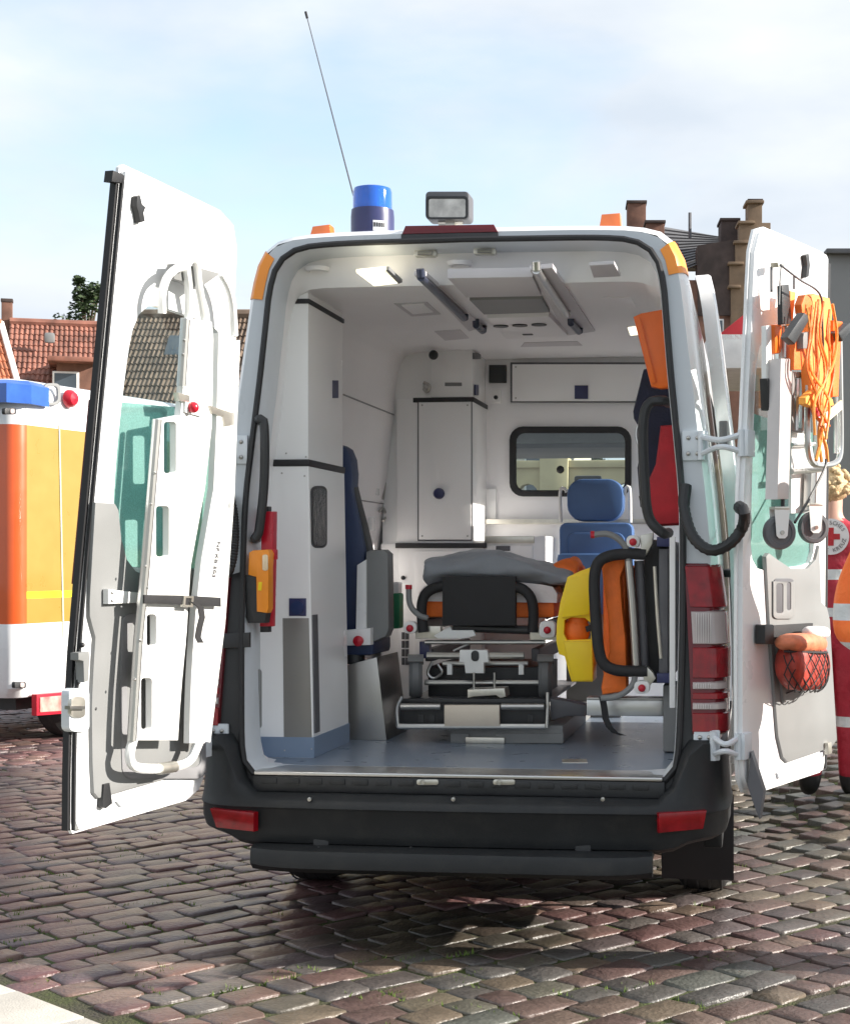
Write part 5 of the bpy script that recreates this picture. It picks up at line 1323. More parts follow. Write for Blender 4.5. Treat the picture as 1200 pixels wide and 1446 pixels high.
# ================================================================== EQUIPMENT ON THE RIGHT DOOR
fs = thing('folding_carry_chair', 'folded aluminium carry chair with grey castors and orange straps hung inside the right rear door', 'carry chair', DR.pl(0.13).P(1125, 776))
def rp_(name, mat, off, outer, holes=(), th=0.02, bev=0.004, parent=None):
    g = G(); g.ppl(DR.pl(off), outer, holes, th, bev); return g.obj(name, mat, parent or fs)
def rt_(name, mat, off, pts, r, n=8, parent=None):
    g = G(); P = [DR.pl(off).P(p) for p in pts]; (g.stube(P, r, n) if len(P) > 2 else g.tube(P, r, n)); return g.obj(name, mat, parent or fs)
palepink = M("anodised_grey_profile", (0.58, 0.54, 0.53), 0.4, 0.3)
rp_('leg_post', palepink, 0.20, [(1103, 506), (1119, 506), (1117, 600), (1114, 705), (1098, 705), (1101, 600)], (), 0.05, 0.006)
rp_('back_panel', wtube, 0.13, [(1118, 606), (1142, 606), (1152, 660), (1150, 725), (1117, 725)], (), 0.012, 0.003)
rp_('tube_housing', greyp, 0.17, [(1119, 524), (1141, 526), (1141, 612), (1118, 610)], [[(1123, 533), (1137, 534), (1137, 605), (1122, 604)]], 0.02, 0.003)
for a, b in (((1125, 535), (1123, 608)), ((1133, 535), (1132, 608))): rt_('inner_tube', alu, 0.165, [a, b], 0.011)
rt_('frame_tube', alu, 0.20, [(1140, 505), (1140, 600), (1140, 635), (1145, 652), (1156, 657), (1176, 655), (1185, 646), (1187, 620), (1186, 540), (1185, 470)], 0.012)
rt_('cross_tube', alu, 0.17, [(1117, 666), (1157, 663)], 0.012)
rt_('cross_tube', alu, 0.15, [(1118, 628), (1150, 627)], 0.008)
rp_('leg_post', palepink, 0.17, [(1154, 660), (1165, 660), (1163, 700), (1162, 722), (1152, 722)], (), 0.04, 0.005)
rp_('leg_post', steel, 0.17, [(1146, 665), (1152, 665), (1150, 720), (1144, 720)], (), 0.03, 0.004)
rt_('stem', blackp, 0.19, [(1105, 705), (1105, 726)], 0.008)
cgr = M("castor_grey_rubber", (0.11, 0.115, 0.125), 0.45)
for (cx_, cy_), off in (((1100, 752), 0.20), ((1148, 745), 0.18)):
    P0 = DR.pl(off).P(cx_, cy_); n_ = (DR.pl(off).n * 0.55 + Vector((-0.05, -0.84, 0))).normalized(); q_ = n_.to_track_quat('Y', 'Z').to_matrix().to_4x4()
    R_ = 0.064; g = G()
    g.lathe([(0.0, -0.014), (0.044, -0.014), (0.046, -0.018), (R_ - 0.005, -0.017), (R_, -0.008), (R_, 0.008), (R_ - 0.005, 0.017), (0.046, 0.018), (0.044, 0.014), (0, 0.014)], (0, 0, 0), 'y', 28)
    g.tf(Matrix.Translation(P0) @ q_); w_ = g.obj('castor', cgr, fs)
    for s_ in (0.024, -0.024):
        g = G(); g.plate([Vector((x, s_, z)) for x, z in ((-0.022, -0.012), (-0.012, -0.022), (0.012, -0.022), (0.022, -0.012), (0.030, 0.085), (-0.030, 0.085))], [], (0, 0.003, 0), 0); g.tf(Matrix.Translation(P0) @ q_); g.obj('fork_plate', wtube, fs)
    g = G(); g.lathe([(0.008, -0.032), (0.008, 0.032)], (0, 0, 0), 'y', 10, True); g.tf(Matrix.Translation(P0) @ q_); g.obj('axle', steel, fs)
    g = G(); g.box((0, 0, 0.09), (0.06, 0.056, 0.012), 0.004); g.tf(Matrix.Translation(P0) @ q_); g.obj('fork_top', zinc, fs)
# orange harness
def soft(name, mat, off, outer, th, bev, parent=None):
    return rp_(name, mat, off, outer, (), th, bev, parent)
soft('seat_cloth', lorange, 0.22, [(1143, 418), (1152, 414), (1172, 420), (1176, 440), (1174, 480), (1178, 540), (1174, 572), (1160, 575), (1146, 560), (1144, 500), (1146, 460)], 0.04, 0.012)
soft('head_strap', orange, 0.225, [(1132, 430), (1137, 416), (1146, 415), (1150, 436), (1142, 446), (1133, 442)], 0.03, 0.008)
soft('side_strap', orange, 0.215, [(1122, 470), (1136, 468), (1138, 500), (1132, 522), (1121, 522)], 0.02, 0.005)
soft('side_strap', orange, 0.23, [(1177, 470), (1188, 470), (1186, 510), (1184, 560), (1176, 560)], 0.02, 0.005)
soft('buckle_block', orangep, 0.24, [(1177, 452), (1190, 454), (1189, 468), (1176, 467)], 0.03, 0.004)
soft('waist_strap', M("yellow_orange_webbing", (0.85, 0.38, 0.06), 0.65, var=0.1), 0.25, [(1138, 561), (1150, 550), (1164, 560), (1176, 563), (1178, 572), (1166, 576), (1146, 574), (1138, 570)], 0.03, 0.008)
soft('pale_strap', M("cream_webbing", (0.80, 0.72, 0.50), 0.65, var=0.06), 0.262, [(1164, 585), (1188, 565), (1190, 577), (1166, 598)], 0.006, 0.001)
soft('red_strap', redf, 0.245, [(1150, 574), (1168, 574), (1164, 588), (1154, 588)], 0.02, 0.005)
for pts in ([(1146, 574), (1152, 588), (1160, 600), (1158, 625), (1152, 650)], [(1170, 574), (1162, 592), (1160, 610), (1166, 632), (1168, 652)], [(1158, 590), (1156, 620), (1160, 652)]):
    rt_('webbing', lorange, 0.245, pts, 0.0075, 6)
rgw = random.Random(21)
for k in range(9):
    x = 1142 + k * 4.2; pts = [(x + rgw.uniform(-4, 4), 430 + rgw.uniform(-8, 10)), (x + rgw.uniform(-6, 6), 475), (x + rgw.uniform(-7, 7), 520), (1160 + rgw.uniform(-10, 10), 566), (1160 + rgw.uniform(-12, 12), 600 + rgw.uniform(-12, 25))]
    rt_('webbing', (lorange, orange)[k % 2], 0.268 + 0.003 * (k % 3), pts, 0.0055, 6)
rt_('bungee_cord', blackp, 0.25, [(1166, 648), (1164, 662), (1142, 705), (1122, 738)], 0.0055, 6)
rt_('hanging_cord', dgrey, 0.255, [(1102, 374), (1128, 394), (1158, 416), (1161, 460), (1163, 510), (1166, 548)], 0.0045, 6)
rt_('hanging_cord', greyp, 0.20, [(1103, 374), (1101, 400), (1100, 430)], 0.0035, 6)
rp_('cord_hook', zinc, 0.15, [(1098, 370), (1108, 369), (1108, 376), (1099, 377)], (), 0.03, 0.002)
soft('black_grip', blackp, 0.27, [(1112, 476), (1136, 441), (1146, 447), (1123, 486)], 0.03, 0.008)
soft('black_grip', blackp, 0.27, [(1184, 470), (1200, 455), (1206, 462), (1190, 482)], 0.03, 0.008)
rp_('grip_bracket', greyp, 0.24, [(1134, 470), (1143, 468), (1143, 492), (1134, 492)], (), 0.03, 0.003)
rt_('frame_tube', alu, 0.19, [(1178, 560), (1180, 600), (1180, 640)], 0.009)
rt_('frame_tube', alu, 0.17, [(1108, 460), (1107, 505)], 0.010)
rp_('upper_plate', wtube, 0.17, [(1107, 460), (1119, 460), (1121, 508), (1106, 508)], (), 0.02, 0.003)
# splint saw-board beside it
sb_ = thing('splint_set', 'white and orange splints with black handles hung beside the folded carry chair', 'splints', DR.pl(0.13).P(1092, 582))
rp_('white_splint', wtube, 0.15, [(1082, 460), (1094, 458), (1095, 540), (1082, 540)], (), 0.02, 0.004, sb_)
soft('black_handle', blackp, 0.155, [(1083, 534), (1097, 533), (1100, 576), (1096, 580), (1085, 579)], 0.03, 0.006, sb_)
soft('orange_splint', orangep, 0.165, [(1094, 458), (1104, 457), (1106, 490), (1102, 499), (1095, 499)], 0.03, 0.01, sb_)
soft('orange_splint', lorange, 0.15, [(1116, 410), (1124, 412), (1121, 440), (1119, 470), (1116, 458)], 0.02, 0.005, sb_)
soft('black_strap', blackp, 0.18, [(1104, 403), (1114, 401), (1118, 457), (1105, 458)], 0.02, 0.004, sb_)
rt_('peg', dgrey, 0.12, [(1089, 376), (1089, 412)], 0.006, 6, sb_)
rt_('peg', dgrey, 0.12, [(1121, 390), (1121, 408)], 0.006, 6, sb_)
rt_('red_band', orange, 0.16, [(1100, 515), (1100, 540)], 0.012, 6, sb_)
# bag in the net pocket
def ppx(off, pts): return [DR.pl(off).P(p) for p in pts]
bagw = thing('rescue_bag', 'red and pale orange bag held in a black net pocket on the right rear door', 'bag', DR.pl(0.11).P(1132, 975))
def lump(cx_, cy_, rx, ry, dep, seed, name, mat, off, parent):
    Q = DR.pl(off); c = Q.P(cx_, cy_); ux = Q.P(cx_ + rx, cy_) - c; uy = Q.P(cx_, cy_ - ry) - c; rg = random.Random(seed); g = G(); rings = []
    for j in range(9):
        v = -pi / 2 + pi * j / 8; ring = []
        for i in range(16):
            a = 2 * pi * i / 16; f = 1 + 0.10 * sin(3 * a + seed) * cos(v) + rg.uniform(-.03, .03)
            sq = lambda q, e: math.copysign(abs(q) ** e, q)
            ring.append(c + ux * (sq(cos(a), .7) * max(0.02, cos(v) ** 0.5 if cos(v) > 0 else 0) * f) + uy * sin(v) + Q.n * (dep * sq(sin(a), .7) * max(0.02, cos(v) ** 0.5 if cos(v) > 0 else 0) * f))
        rings.append(ring)
    g.loft(rings); return g.obj(name, mat, parent, 80)
bagr = M("coral_nylon", (0.36, 0.045, 0.03), 0.5, var=0.35, vs=22, bump=0.4, bs=40)
bb = lump(1134, 940, 27, 36, 0.06, 1, 'bag_body', bagr, 0.16, bagw)
lump(1134, 908, 27, 14, 0.055, 2, 'bag_top', M("pale_coral_nylon", (0.62, 0.20, 0.10), 0.5, var=0.25, vs=25, bump=0.4, bs=40), 0.17, bagw)
lump(1152, 893, 12, 9, 0.04, 4, 'paper_wrap', sheet, 0.18, bagw)
Q = DR.pl(0.16); c = Q.P(1134, 942); ux = Q.P(1162.5, 942) - c; uy = Q.P(1134, 905) - c
def netp(a, v): return c + ux * (cos(a) * cos(v) ** 0.5 * 1.03) + uy * sin(v) + Q.n * (0.068 * sin(a) * cos(v) ** 0.5)
for k in range(9):
    for s_ in (1, -1):
        g = G(); pts = []
        for j in range(9):
            v = -1.25 + 1.95 * j / 8; a = (0.12 + 0.36 * k) + s_ * (v + 0.3) * 0.55
            if 0.05 < a < 3.1: pts.append(netp(a, v))
        if len(pts) > 2: g.tube(pts, 0.0026, 5); g.obj('net_cord', blackf, rdoor)
g = G(); g.tube([netp(0.05 + 3.05 * k / 14, 0.62) for k in range(15)], 0.005, 6); g.obj('net_hem', blackf, rdoor)

# ================================================================== SECOND AMBULANCE (left)
def atd(px, py, d): return CAM + ray(px, py) * d
A0 = atd(22, 790, 12.3); B0 = atd(330, 790, 15.2); A0.z = 0; B0.z = 0
sdir = (B0 - A0); slen = sdir.length; sdir.normalize(); back = Vector((-sdir.y, sdir.x, 0))
if back.dot(CAM - A0) > 0: back.negate()
def zat(py, d=12.3): return 1.5 + (790 - py) * d / F
amb = thing('box_ambulance', 'yellow and orange box ambulance with blue roof light parked beyond the left rear door', 'ambulance', A0 + sdir * 2 + back * 1)
plan = rrect(-0.0, -0.0, slen + 1.5, 2.15, 0.13, 6)
def pw(u, v, z): return A0 + sdir * u + back * v + Vector((0, 0, z))
zl = [0.40, 0.48, 0.95, zat(882), zat(846), zat(836), zat(598), zat(598) + 0.04, zat(552), zat(545) + 0.03, zat(541) + 0.06]
ins = [0.06, 0.0, 0, 0, 0, 0, 0, 0.004, 0.02, 0.05, 0.14]
ayel = M("ambulance_yellow", (0.32, 0.215, 0.04), 0.3, var=0.04, coat=0.5); aora = M("ambulance_orange", (0.60, 0.09, 0.012), 0.3, var=0.04, coat=0.5); alim = M("lime_stripe", (0.78, 0.62, 0.02), 0.35)
g = G(); t = g.bm; rings = []
cu, cv = (slen + 1.5) / 2, 1.07
for z, i_ in zip(zl, ins):
    rings.append([t.verts.new(pw(cu + (u - cu) * (1 - i_ / cu), cv + (v - cv) * (1 - i_ / cv), z)) for u, v in plan])
for k in range(len(zl) - 1):
    for i in range(len(plan)):
        j = (i + 1) % len(plan); f = t.faces.new((rings[k][i], rings[k][j], rings[k + 1][j], rings[k + 1][i]))
        u = (plan[i][0] + plan[j][0]) / 2; v = (plan[i][1] + plan[j][1]) / 2
        if k in (3, 4, 5): f.material_index = 2 if u < 0.13 or v > 0.10 else (3 if k == 4 else 1)
t.faces.new(rings[-1]); t.faces.new(rings[0][::-1])
g.obj('body', None, amb, 40, mats=[white, ayel, aora, alim])
SPL = Pl(A0, back)
tealg = M("teal_window_glass", (0.10, 0.24, 0.24), 0.06, var=0.15, vs=1.5, coat=0.4)
g = G(); g.ppl(SPL.up(0.012), rrect(150, 578, 232, 772, 5, 3), (), 0.03, 0.004); w_ = g.obj('side_window', tealg, amb)
g = G(); g.ppl(SPL.up(0.018), rrect(147, 575, 236, 776, 7, 3), [rrect(153, 582, 229, 769, 5, 3)], 0.03, 0.004); g.obj('window_frame', rubber, amb)
for px in (97, 258):
    c = SPL.up(0.0).P(px, 563); g = G(); g.lathe([(0.075, 0), (0.072, 0.03), (0.05, 0.06), (0, 0.07)], (0, 0, 0), 'y', 20)
    nq = SPL.n.to_track_quat('Y', 'Z').to_matrix().to_4x4(); g.tf(Matrix.Translation(c) @ nq); g.obj('red_lamp', amber if px < 50 else redp, amb)
g = G(); g.ppl(SPL.up(0.02), rrect(62, 541, 86, 572, 8, 4), [rrect(66, 545, 82, 568, 6, 4)], 0.02, 0.002); g.obj('lamp_ring', greyp, amb)
# blue light bar over the corner
c = pw(0.05, 0.5, zat(572)); 
bl = M("light_bar_blue", (0.02, 0.10, 0.42), 0.2, var=0.2, vs=6, coat=0.5)
g = G()
P_ = [pw(0.34, -0.02, zat(568)), pw(0.34, -0.02, zat(540)), pw(0.12, -0.06, zat(536)), pw(-0.12, 0.10, zat(540)), pw(-0.14, 1.0, zat(545)), pw(-0.14, 1.0, zat(568)), pw(-0.1, 0.05, zat(570))]
prof = [(0.36, -0.03), (0.10, -0.07), (-0.08, 0.02), (-0.12, 0.3), (-0.12, 1.7), (0.4, 1.7), (0.4, 0.1)]
g.loft([[pw(u, v, z) for u, v in prof] for z in (zat(569), zat(542))] + [[pw(0.15 + (u - 0.15) * 0.8, v if v > .1 else v + 0.04, zat(536)) for u, v in prof]]); lb = g.obj('blue_light_bar', bl, amb)
for (px, py) in ((14, 580), (28, 967)):
    g = G(); Q = SPL.up(0.015); g.ppl(Q, rrect(px - 7, py - 4, px + 9, py + 5, 2, 2), (), 0.03, 0.003); m_ = g.obj('side_marker', blackp, amb)
    g = G(); g.ppl(Q.up(0.008), rrect(px + 1, py - 3, px + 7, py + 4, 2, 2), (), 0.02, 0.002); g.obj('marker_lens', clearl, m_)
g = G(); Q = SPL.up(0.02); g.ppl(Q, [(52, 981), (140, 974), (140, 1004), (52, 1011)], (), 0.05, 0.004); tl = g.obj('lamp_cluster', redp, amb)
g = G(); g.ppl(Q.up(0.01), [(57, 985), (136, 978), (136, 1001), (57, 1006)], (), 0.03, 0.003); g.obj('lamp_lens', M("mixed_lamp_lens", (0.72, 0.30, 0.26), 0.15, var=0.7, vs=7, coat=0.5), amb)
g = G(); g.ppl(SPL.up(0.006), [(83, 600), (85, 600), (91, 900), (89, 900)], (), 0.02, 0); g.obj('door_seam', M("seam_grey", (0.5, 0.48, 0.35), 0.5), amb)
for u, v in ((1.0, 0.28), (1.0, 1.88), (4.2, 0.28), (4.2, 1.88)):
    g = G(); g.lathe([(0.0, -.1), (0.2, -0.11), (0.31, -0.11), (0.34, -0.07), (0.34, 0.07), (0.31, 0.11), (0.2, 0.11), (0, .1)], (0, 0, 0), 'y', 28)
    q = back.to_track_quat('Y', 'Z').to_matrix().to_4x4(); g.tf(Matrix.Translation(pw(u, v, 0.34)) @ q); g.obj('wheel', tyrem, amb)
g = G(); g.loft([[pw(u, v, z) for u, v in ((0.3, 0.25), (slen + 1.2, 0.25), (slen + 1.2, 1.9), (0.3, 1.9))] for z in (0.28, 0.42)]); g.obj('underbody', blackp, amb)

# ================================================================== HOUSES
rnd2 = random.Random(11)
brick = M("brown_brick", (0.17, 0.085, 0.06), 0.85, var=0.3, vs=3, bump=0.3, bs=20)
tan = M("tan_sandstone", (0.21, 0.145, 0.095), 0.85, var=0.25, vs=2, bump=0.3, bs=20)
dbrick = M("dark_clinker", (0.07, 0.05, 0.045), 0.85, var=0.3, vs=3, bump=0.3, bs=20)
slate = M("grey_slate", (0.11, 0.11, 0.115), 0.7, var=0.3, vs=1.2, bump=0.3, bs=14)
render_ = M("cream_render", (0.62, 0.56, 0.46), 0.85, var=0.08, vs=1, bump=0.1)
wframe = M("white_window_frame", (0.78, 0.78, 0.76), 0.4)
pane = M("house_window_glass", (0.06, 0.08, 0.10), 0.05, var=0.3, vs=0.7, coat=0.3)
def tiles(name, o, ux, uy, nx, ny, mat, parent, amp=0.05, step=0.035):
    """pantile slope: o top-left corner, ux across, uy down the slope; waves across, stepped courses"""
    n = ux.cross(uy).normalized(); n = n if n.z > 0 else -n
    g = G(); rows = []
    for j in range(ny):
        for e, lift in ((0.0, 0.0), (1.0, step)):
            row = []
            for i in range(nx * 4 + 1):
                w = (0, 0.75, 1.0, 0.45)[i % 4]
                row.append(g.bm.verts.new(o + ux * (i / (nx * 4)) + uy * ((j + e) / ny) + n * (amp * w + lift + 0.012 * math.sin(i * 1.3 + j * 2.1) * 0.5)))
            rows.append(row)
    for a, b in zip(rows, rows[1:]):
        for i in range(len(a) - 1): g.bm.faces.new((a[i], a[i + 1], b[i + 1], b[i]))
    return g.obj(name, mat, parent, 60)
def tilemat(name, col, var):
    return M(name, col, 0.75, var=var, vs=1.6, bump=0.25, bs=12, dirt=0.25)
rtile = tilemat("red_clay_tile", (0.24, 0.10, 0.07), 0.45); otile = tilemat("orange_clay_tile", (0.40, 0.14, 0.07), 0.35); btile = tilemat("brown_clay_tile", (0.15, 0.105, 0.075), 0.35)
def house(name, label, px0, px1, ridge_py, d, drop, depth, mat, wallm, ncol, nrow, d1=None):
    """gable house: ridge across the view between two pixels at depth d; drop = eaves below ridge, depth = half width"""
    a = atd(px0, ridge_py, d); b = atd(px1, ridge_py, d1 or d); b.z = a.z; ux = b - a; fwd = Vector((ux.y, -ux.x, 0)).normalized()
    if fwd.dot(CAM - a) < 0: fwd.negate()
    h = thing(name, label, 'house', Vector(((a.x + b.x) / 2, (a.y + b.y) / 2, 0)))
    down = fwd * depth + Vector((0, 0, -drop))
    r = tiles('roof', a, ux, down, ncol, nrow, mat, h)
    tiles('roof_back', a, ux, -fwd * depth + Vector((0, 0, -drop)), ncol, nrow, mat, h)
    e = a.z - drop - 0.1
    g = G(); i_ = ux.normalized() * 0.25
    pa_, pb_ = a + fwd * (depth - 0.4) + i_, b + fwd * (depth - 0.4) - i_; qa, qb = a - fwd * (depth - 0.4) + i_, b - fwd * (depth - 0.4) - i_
    for lo in (0,): 
        base = [Vector((p.x, p.y, -0.03)) for p in (pa_, pb_, qb, qa)]; top = [Vector((p.x, p.y, e + 0.25)) for p in (pa_, pb_, qb, qa)]
        g.loft([base, top], True, True)
    ra, rb = a + i_ + Vector((0, 0, -0.15)), b - i_ + Vector((0, 0, -0.15))
    for p, q, r_ in ((pa_, qa, ra), (pb_, qb, rb)): g.bm.faces.new([g.bm.verts.new(x) for x in (Vector((p.x, p.y, e + .2)), Vector((q.x, q.y, e + .2)), r_)])
    wl = g.obj('wall', wallm, h)
    g = G(); g.tube([a + Vector((0, 0, 0.08)), b + Vector((0, 0, 0.08))], 0.14, 8); g.obj('ridge', mat, h)
    for s_ in range(3):
        c = pa_.lerp(pb_, (s_ + 0.7) / 3.4)
        for zz in (1.0, 4.0):
            if zz + 1.5 > e: continue
            rot = Matrix.Rotation(math.atan2(ux.y, ux.x), 3, 'Z')
            g = G(); g.box((c.x + fwd.x * 0.02, c.y + fwd.y * 0.02, zz + 0.75), (1.1, 0.10, 1.5), 0.02, rot); wdw = g.obj('window', wframe, h)
            g = G(); g.box((c.x + fwd.x * 0.06, c.y + fwd.y * 0.06, zz + 0.75), (0.92, 0.06, 1.32), 0.0, rot); g.obj('pane', pane, wdw)
    return h, a, b, fwd, ux
h1, a, b, fwd, ux = house('tiled_house', 'red tiled house with chimney and dormer behind the yellow ambulance', 14, 152, 457, 55, 3.2, 3.8, rtile, render_, 20, 14, 55.9)
rz = Matrix.Rotation(math.atan2(ux.y, ux.x), 3, 'Z')
def houseChimney(h, c, w, hgt, mat, cap=True):
    g = G(); g.box((c.x, c.y, c.z + hgt / 2 - 0.6), (w, w * 0.8, hgt + 1.2), 0.02, rz); ch = g.obj('chimney', mat, h)
    if cap: g = G(); g.box((c.x, c.y, c.z + hgt + 0.06), (w * 1.12, w * 0.95, 0.12), 0.02, rz); g.obj('chimney_cap', dbrick, ch)
houseChimney(h1, atd(10, 457, 55.2), 0.36, 0.75, brick)
# dormer
c = atd(95, 535, 52.4)
g = G(); g.box((c.x, c.y + 0.9, c.z), (1.35, 2.4, 1.0), 0.02, rz); dm = g.obj('dormer', brick, h1)
g = G(); g.box((c.x, c.y + 0.6, c.z + 0.56), (1.65, 3.1, 0.16), 0.03, rz); g.obj('dormer_roof', rtile, dm)
g = G(); g.box((c.x + .1, c.y - 0.32, c.z - 0.1), (0.85, 0.08, 0.62), 0.01, rz); g.obj('dormer_window', wframe, dm)
g = G(); g.box((c.x + .1, c.y - 0.36, c.z - 0.1), (0.70, 0.05, 0.48), 0, rz); g.obj('dormer_pane', pane, dm)
c = atd(70, 477, 53.8); g = G(); g.box(c, (0.34, 0.2, 0.36), 0.08, rz); g.obj('roof_vent', greyp, h1)
h0, a, b, fw_, ux_ = house('orange_roof_house', 'orange roofed house with pale verge at the edge of the square', -170, 1, 446, 47, 4.6, 4.2, otile, render_, 26, 18, 49.0)
g = G(); n_ = (fw_ * 4.2 + Vector((0, 0, -4.6))); g.tube([b + Vector((0, 0, 0.1)), b + n_ * 1.0 + Vector((0, 0, 0.1))], 0.10, 6); g.obj('verge', wframe, h0)
h2, a, b, fw_, ux_ = house('brown_roof_house', 'brown tiled house seen through the left door window', 168, 420, 448, 42, 3.4, 3.6, btile, render_, 40, 16)
c = (a * 0.55 + b * 0.45) + fw_ * 1.0 + Vector((0, 0, -0.8)); c = atd(252, 490, 41.0)
sk = (fw_ * 3.6 + Vector((0, 0, -3.4))).normalized(); rk = Matrix.Rotation(math.atan2(ux_.y, ux_.x), 3, 'Z') @ Matrix.Rotation(-0.76 + pi / 2, 3, 'X')
g = G(); g.box(c, (0.6, 0.8, 0.16), 0.02, rk); g.obj('skylight', pane, h2)
# town hall with stepped gable (right)
def bpx(d, x0, y0, x1, y1, dep, mat, name, parent, bev=0.02):
    Q = Pl(CAM + FW * d, FW); a_ = Q.P(x0, y1); b_ = Q.P(x1, y0); w = (b_ - a_).dot(RT); hh = b_.z - a_.z
    c_ = (a_ + b_) / 2 + FW * dep / 2; g = G(); g.box(c_, (w, dep, hh), bev, Matrix.Rotation(TH, 3, 'Z')); return g.obj(name, mat, parent)
th = thing('town_house', 'brown brick town house with stepped gable, slate roof and tall chimneys', 'house', CAM + FW * 52 + RT * 4.5 + Vector((0, 0, -1.5)))
DD = 50
gz0 = 790 + 1.53 * F / DD
wl_ = bpx(DD, 930, 395, 1150, gz0, 10, brick, 'wall', th)
Q = Pl(CAM + FW * (DD - 0.25), FW)
steps = [(985, 440), (1032, 440), (1032, 405), (1030, 405), (1030, 372), (1038, 372), (1038, 342), (1044, 342), (1044, 314), (1056, 314), (1056, 286), (1076, 286), (1076, 314), (1088, 314), (1088, 342), (1096, 342), (1096, 372), (1104, 372), (1104, 440), (1104, 520), (985, 520)]
g = G(); g.plate([Q.P(p) for p in steps[1:-1]] + [Q.P(1030, 520)], [], FW * 0.6, 0.03); g.obj('stepped_gable', tan, th)
for x0, x1, y in ((1028, 1046, 404), (1028, 1050, 371), (1036, 1058, 341), (1042, 1066, 313), (1053, 1079, 284)): bpx(DD - 0.4, x0, y - 2, x1, y + 2, 0.9, tan, 'gable_cap', th)
g = G(); Q2 = Pl(CAM + FW * (DD - 0.12), FW); g.plate([Q2.P(p) for p in ((985, 346), (1040, 338), (1040, 445), (985, 445))], [], FW * 0.9, 0); g.obj('hung_slate_wall', dbrick, th)
P1, P2, P3, P4 = [Pl(CAM + FW * dd_, FW).P(p) for dd_, p in ((55, (938, 320)), (55, (1042, 338)), (50.6, (1042, 350)), (50, (925, 400)))]
def slope(name, P, nx, ny, mat, parent):
    g = G(); n = (P[1] - P[0]).cross(P[3] - P[0]).normalized(); n = n if n.z > 0 else -n
    rows = []
    for j in range(ny):
        for e, l_ in ((0, 0.0), (1, 0.05)):
            f = (j + e) / ny; rows.append([g.bm.verts.new(P[0].lerp(P[3], f).lerp(P[1].lerp(P[2], f), i / nx) + n * l_) for i in range(nx + 1)])
    for r1, r2 in zip(rows, rows[1:]):
        for i in range(nx): g.bm.faces.new((r1[i], r1[i + 1], r2[i + 1], r2[i]))
    return g.obj(name, mat, parent, 30)
slope('roof', (P1, P2, P3, P4), 6, 14, slate, th)
P5 = [Pl(CAM + FW * dd_, FW).P(p) for dd_, p in ((55, (938, 320)), (55, (1042, 338)), (60, (1042, 385)), (60, (930, 385)))]
slope('roof_back', P5, 4, 8, slate, th)
for (x0, y0, x1, y1, m_, dd_) in ((886, 284, 912, 345, brick, 53), (1018, 309, 1044, 345, dbrick, 51.5), (1057, 282, 1076, 318, brick, 51)):
    ch = bpx(dd_, x0, y0, x1, y1 + 20, 1.0, m_, 'chimney', th); bpx(dd_ - 0.06, x0 - 1.5, y0 - 2, x1 + 1.5, y0 + 2, 1.12, dbrick, 'chimney_cap', ch)
bpx(51.5, 912, 312, 938, 420, 3.0, brick, 'side_gable', th); bpx(51.4, 910, 310, 940, 314, 3.2, dbrick, 'gable_coping', th)
bpx(50.0, 938, 342, 958, 420, 2.0, brick, 'dormer', th)
for px in (945, 1000):
    for py in (450, 520, 600):
        w_ = bpx(DD - 0.08, px, py, px + 22, py + 44, 0.2, wframe, 'window', th); bpx(DD - 0.1, px + 2, py + 2, px + 20, py + 42, 0.1, pane, 'pane', w_)
g = G(); Q = Pl(CAM + FW * 52, FW); g.tube([Q.P(974, 300), Q.P(974, 335)], 0.06, 6); g.obj('roof_pipe', dgrey, th)
# grey building at the far right
gb_ = thing('grey_building', 'plain grey flat-roofed building beyond the right rear door', 'building', CAM + FW * 34 + RT * 7 + Vector((0, 0, -1.5)))
greyr = M("grey_render", (0.24, 0.24, 0.235), 0.85, var=0.1, vs=0.6, bump=0.15, bs=8)
gz0 = 790 + 1.40 * F / 32
bpx(32, 1170, 357, 1560, gz0, 9, greyr, 'wall', gb_); bpx(31.8, 1167, 350, 1563, 357, 9.4, slate, 'parapet', gb_)
for px in (1215, 1290, 1370):
    for py in (420, 540, 660):
        w_ = bpx(31.93, px, py, px + 42, py + 75, 0.2, wframe, 'window', gb_); bpx(31.9, px + 4, py + 4, px + 38, py + 71, 0.1, pane, 'pane', w_)
# market tent behind the sliding door
mt_ = thing('market_tent', 'white market tent with red gable trim standing behind the van', 'tent', atd(1050, 790, 22) - Vector((0, 0, 1.5)))
tw = M("white_tarpaulin", (0.75, 0.74, 0.72), 0.6, bump=0.15, bs=8); tr_ = M("red_tarpaulin", (0.55, 0.03, 0.04), 0.6)
Q = Pl(CAM + FW * 22, FW)
g = G(); g.plate([Q.P(p) for p in ((1005, 480), (1060, 436), (1120, 436), (1160, 480))], [], FW * 3, 0.01); g.obj('canopy', tr_, mt_)
bpx(22.0, 1003, 470, 1162, 520, 3.0, tw, 'valance', mt_)
for px in (1006, 1158):
    for dd_ in (22.05, 24.9):
        Q = Pl(CAM + FW * dd_, FW); p = Q.P(px, 500); g = G(); g.tube([p, Vector((p.x, p.y, -0.03 + gh(p.x, p.y)))], 0.03, 8); g.obj('pole', alu, mt_)
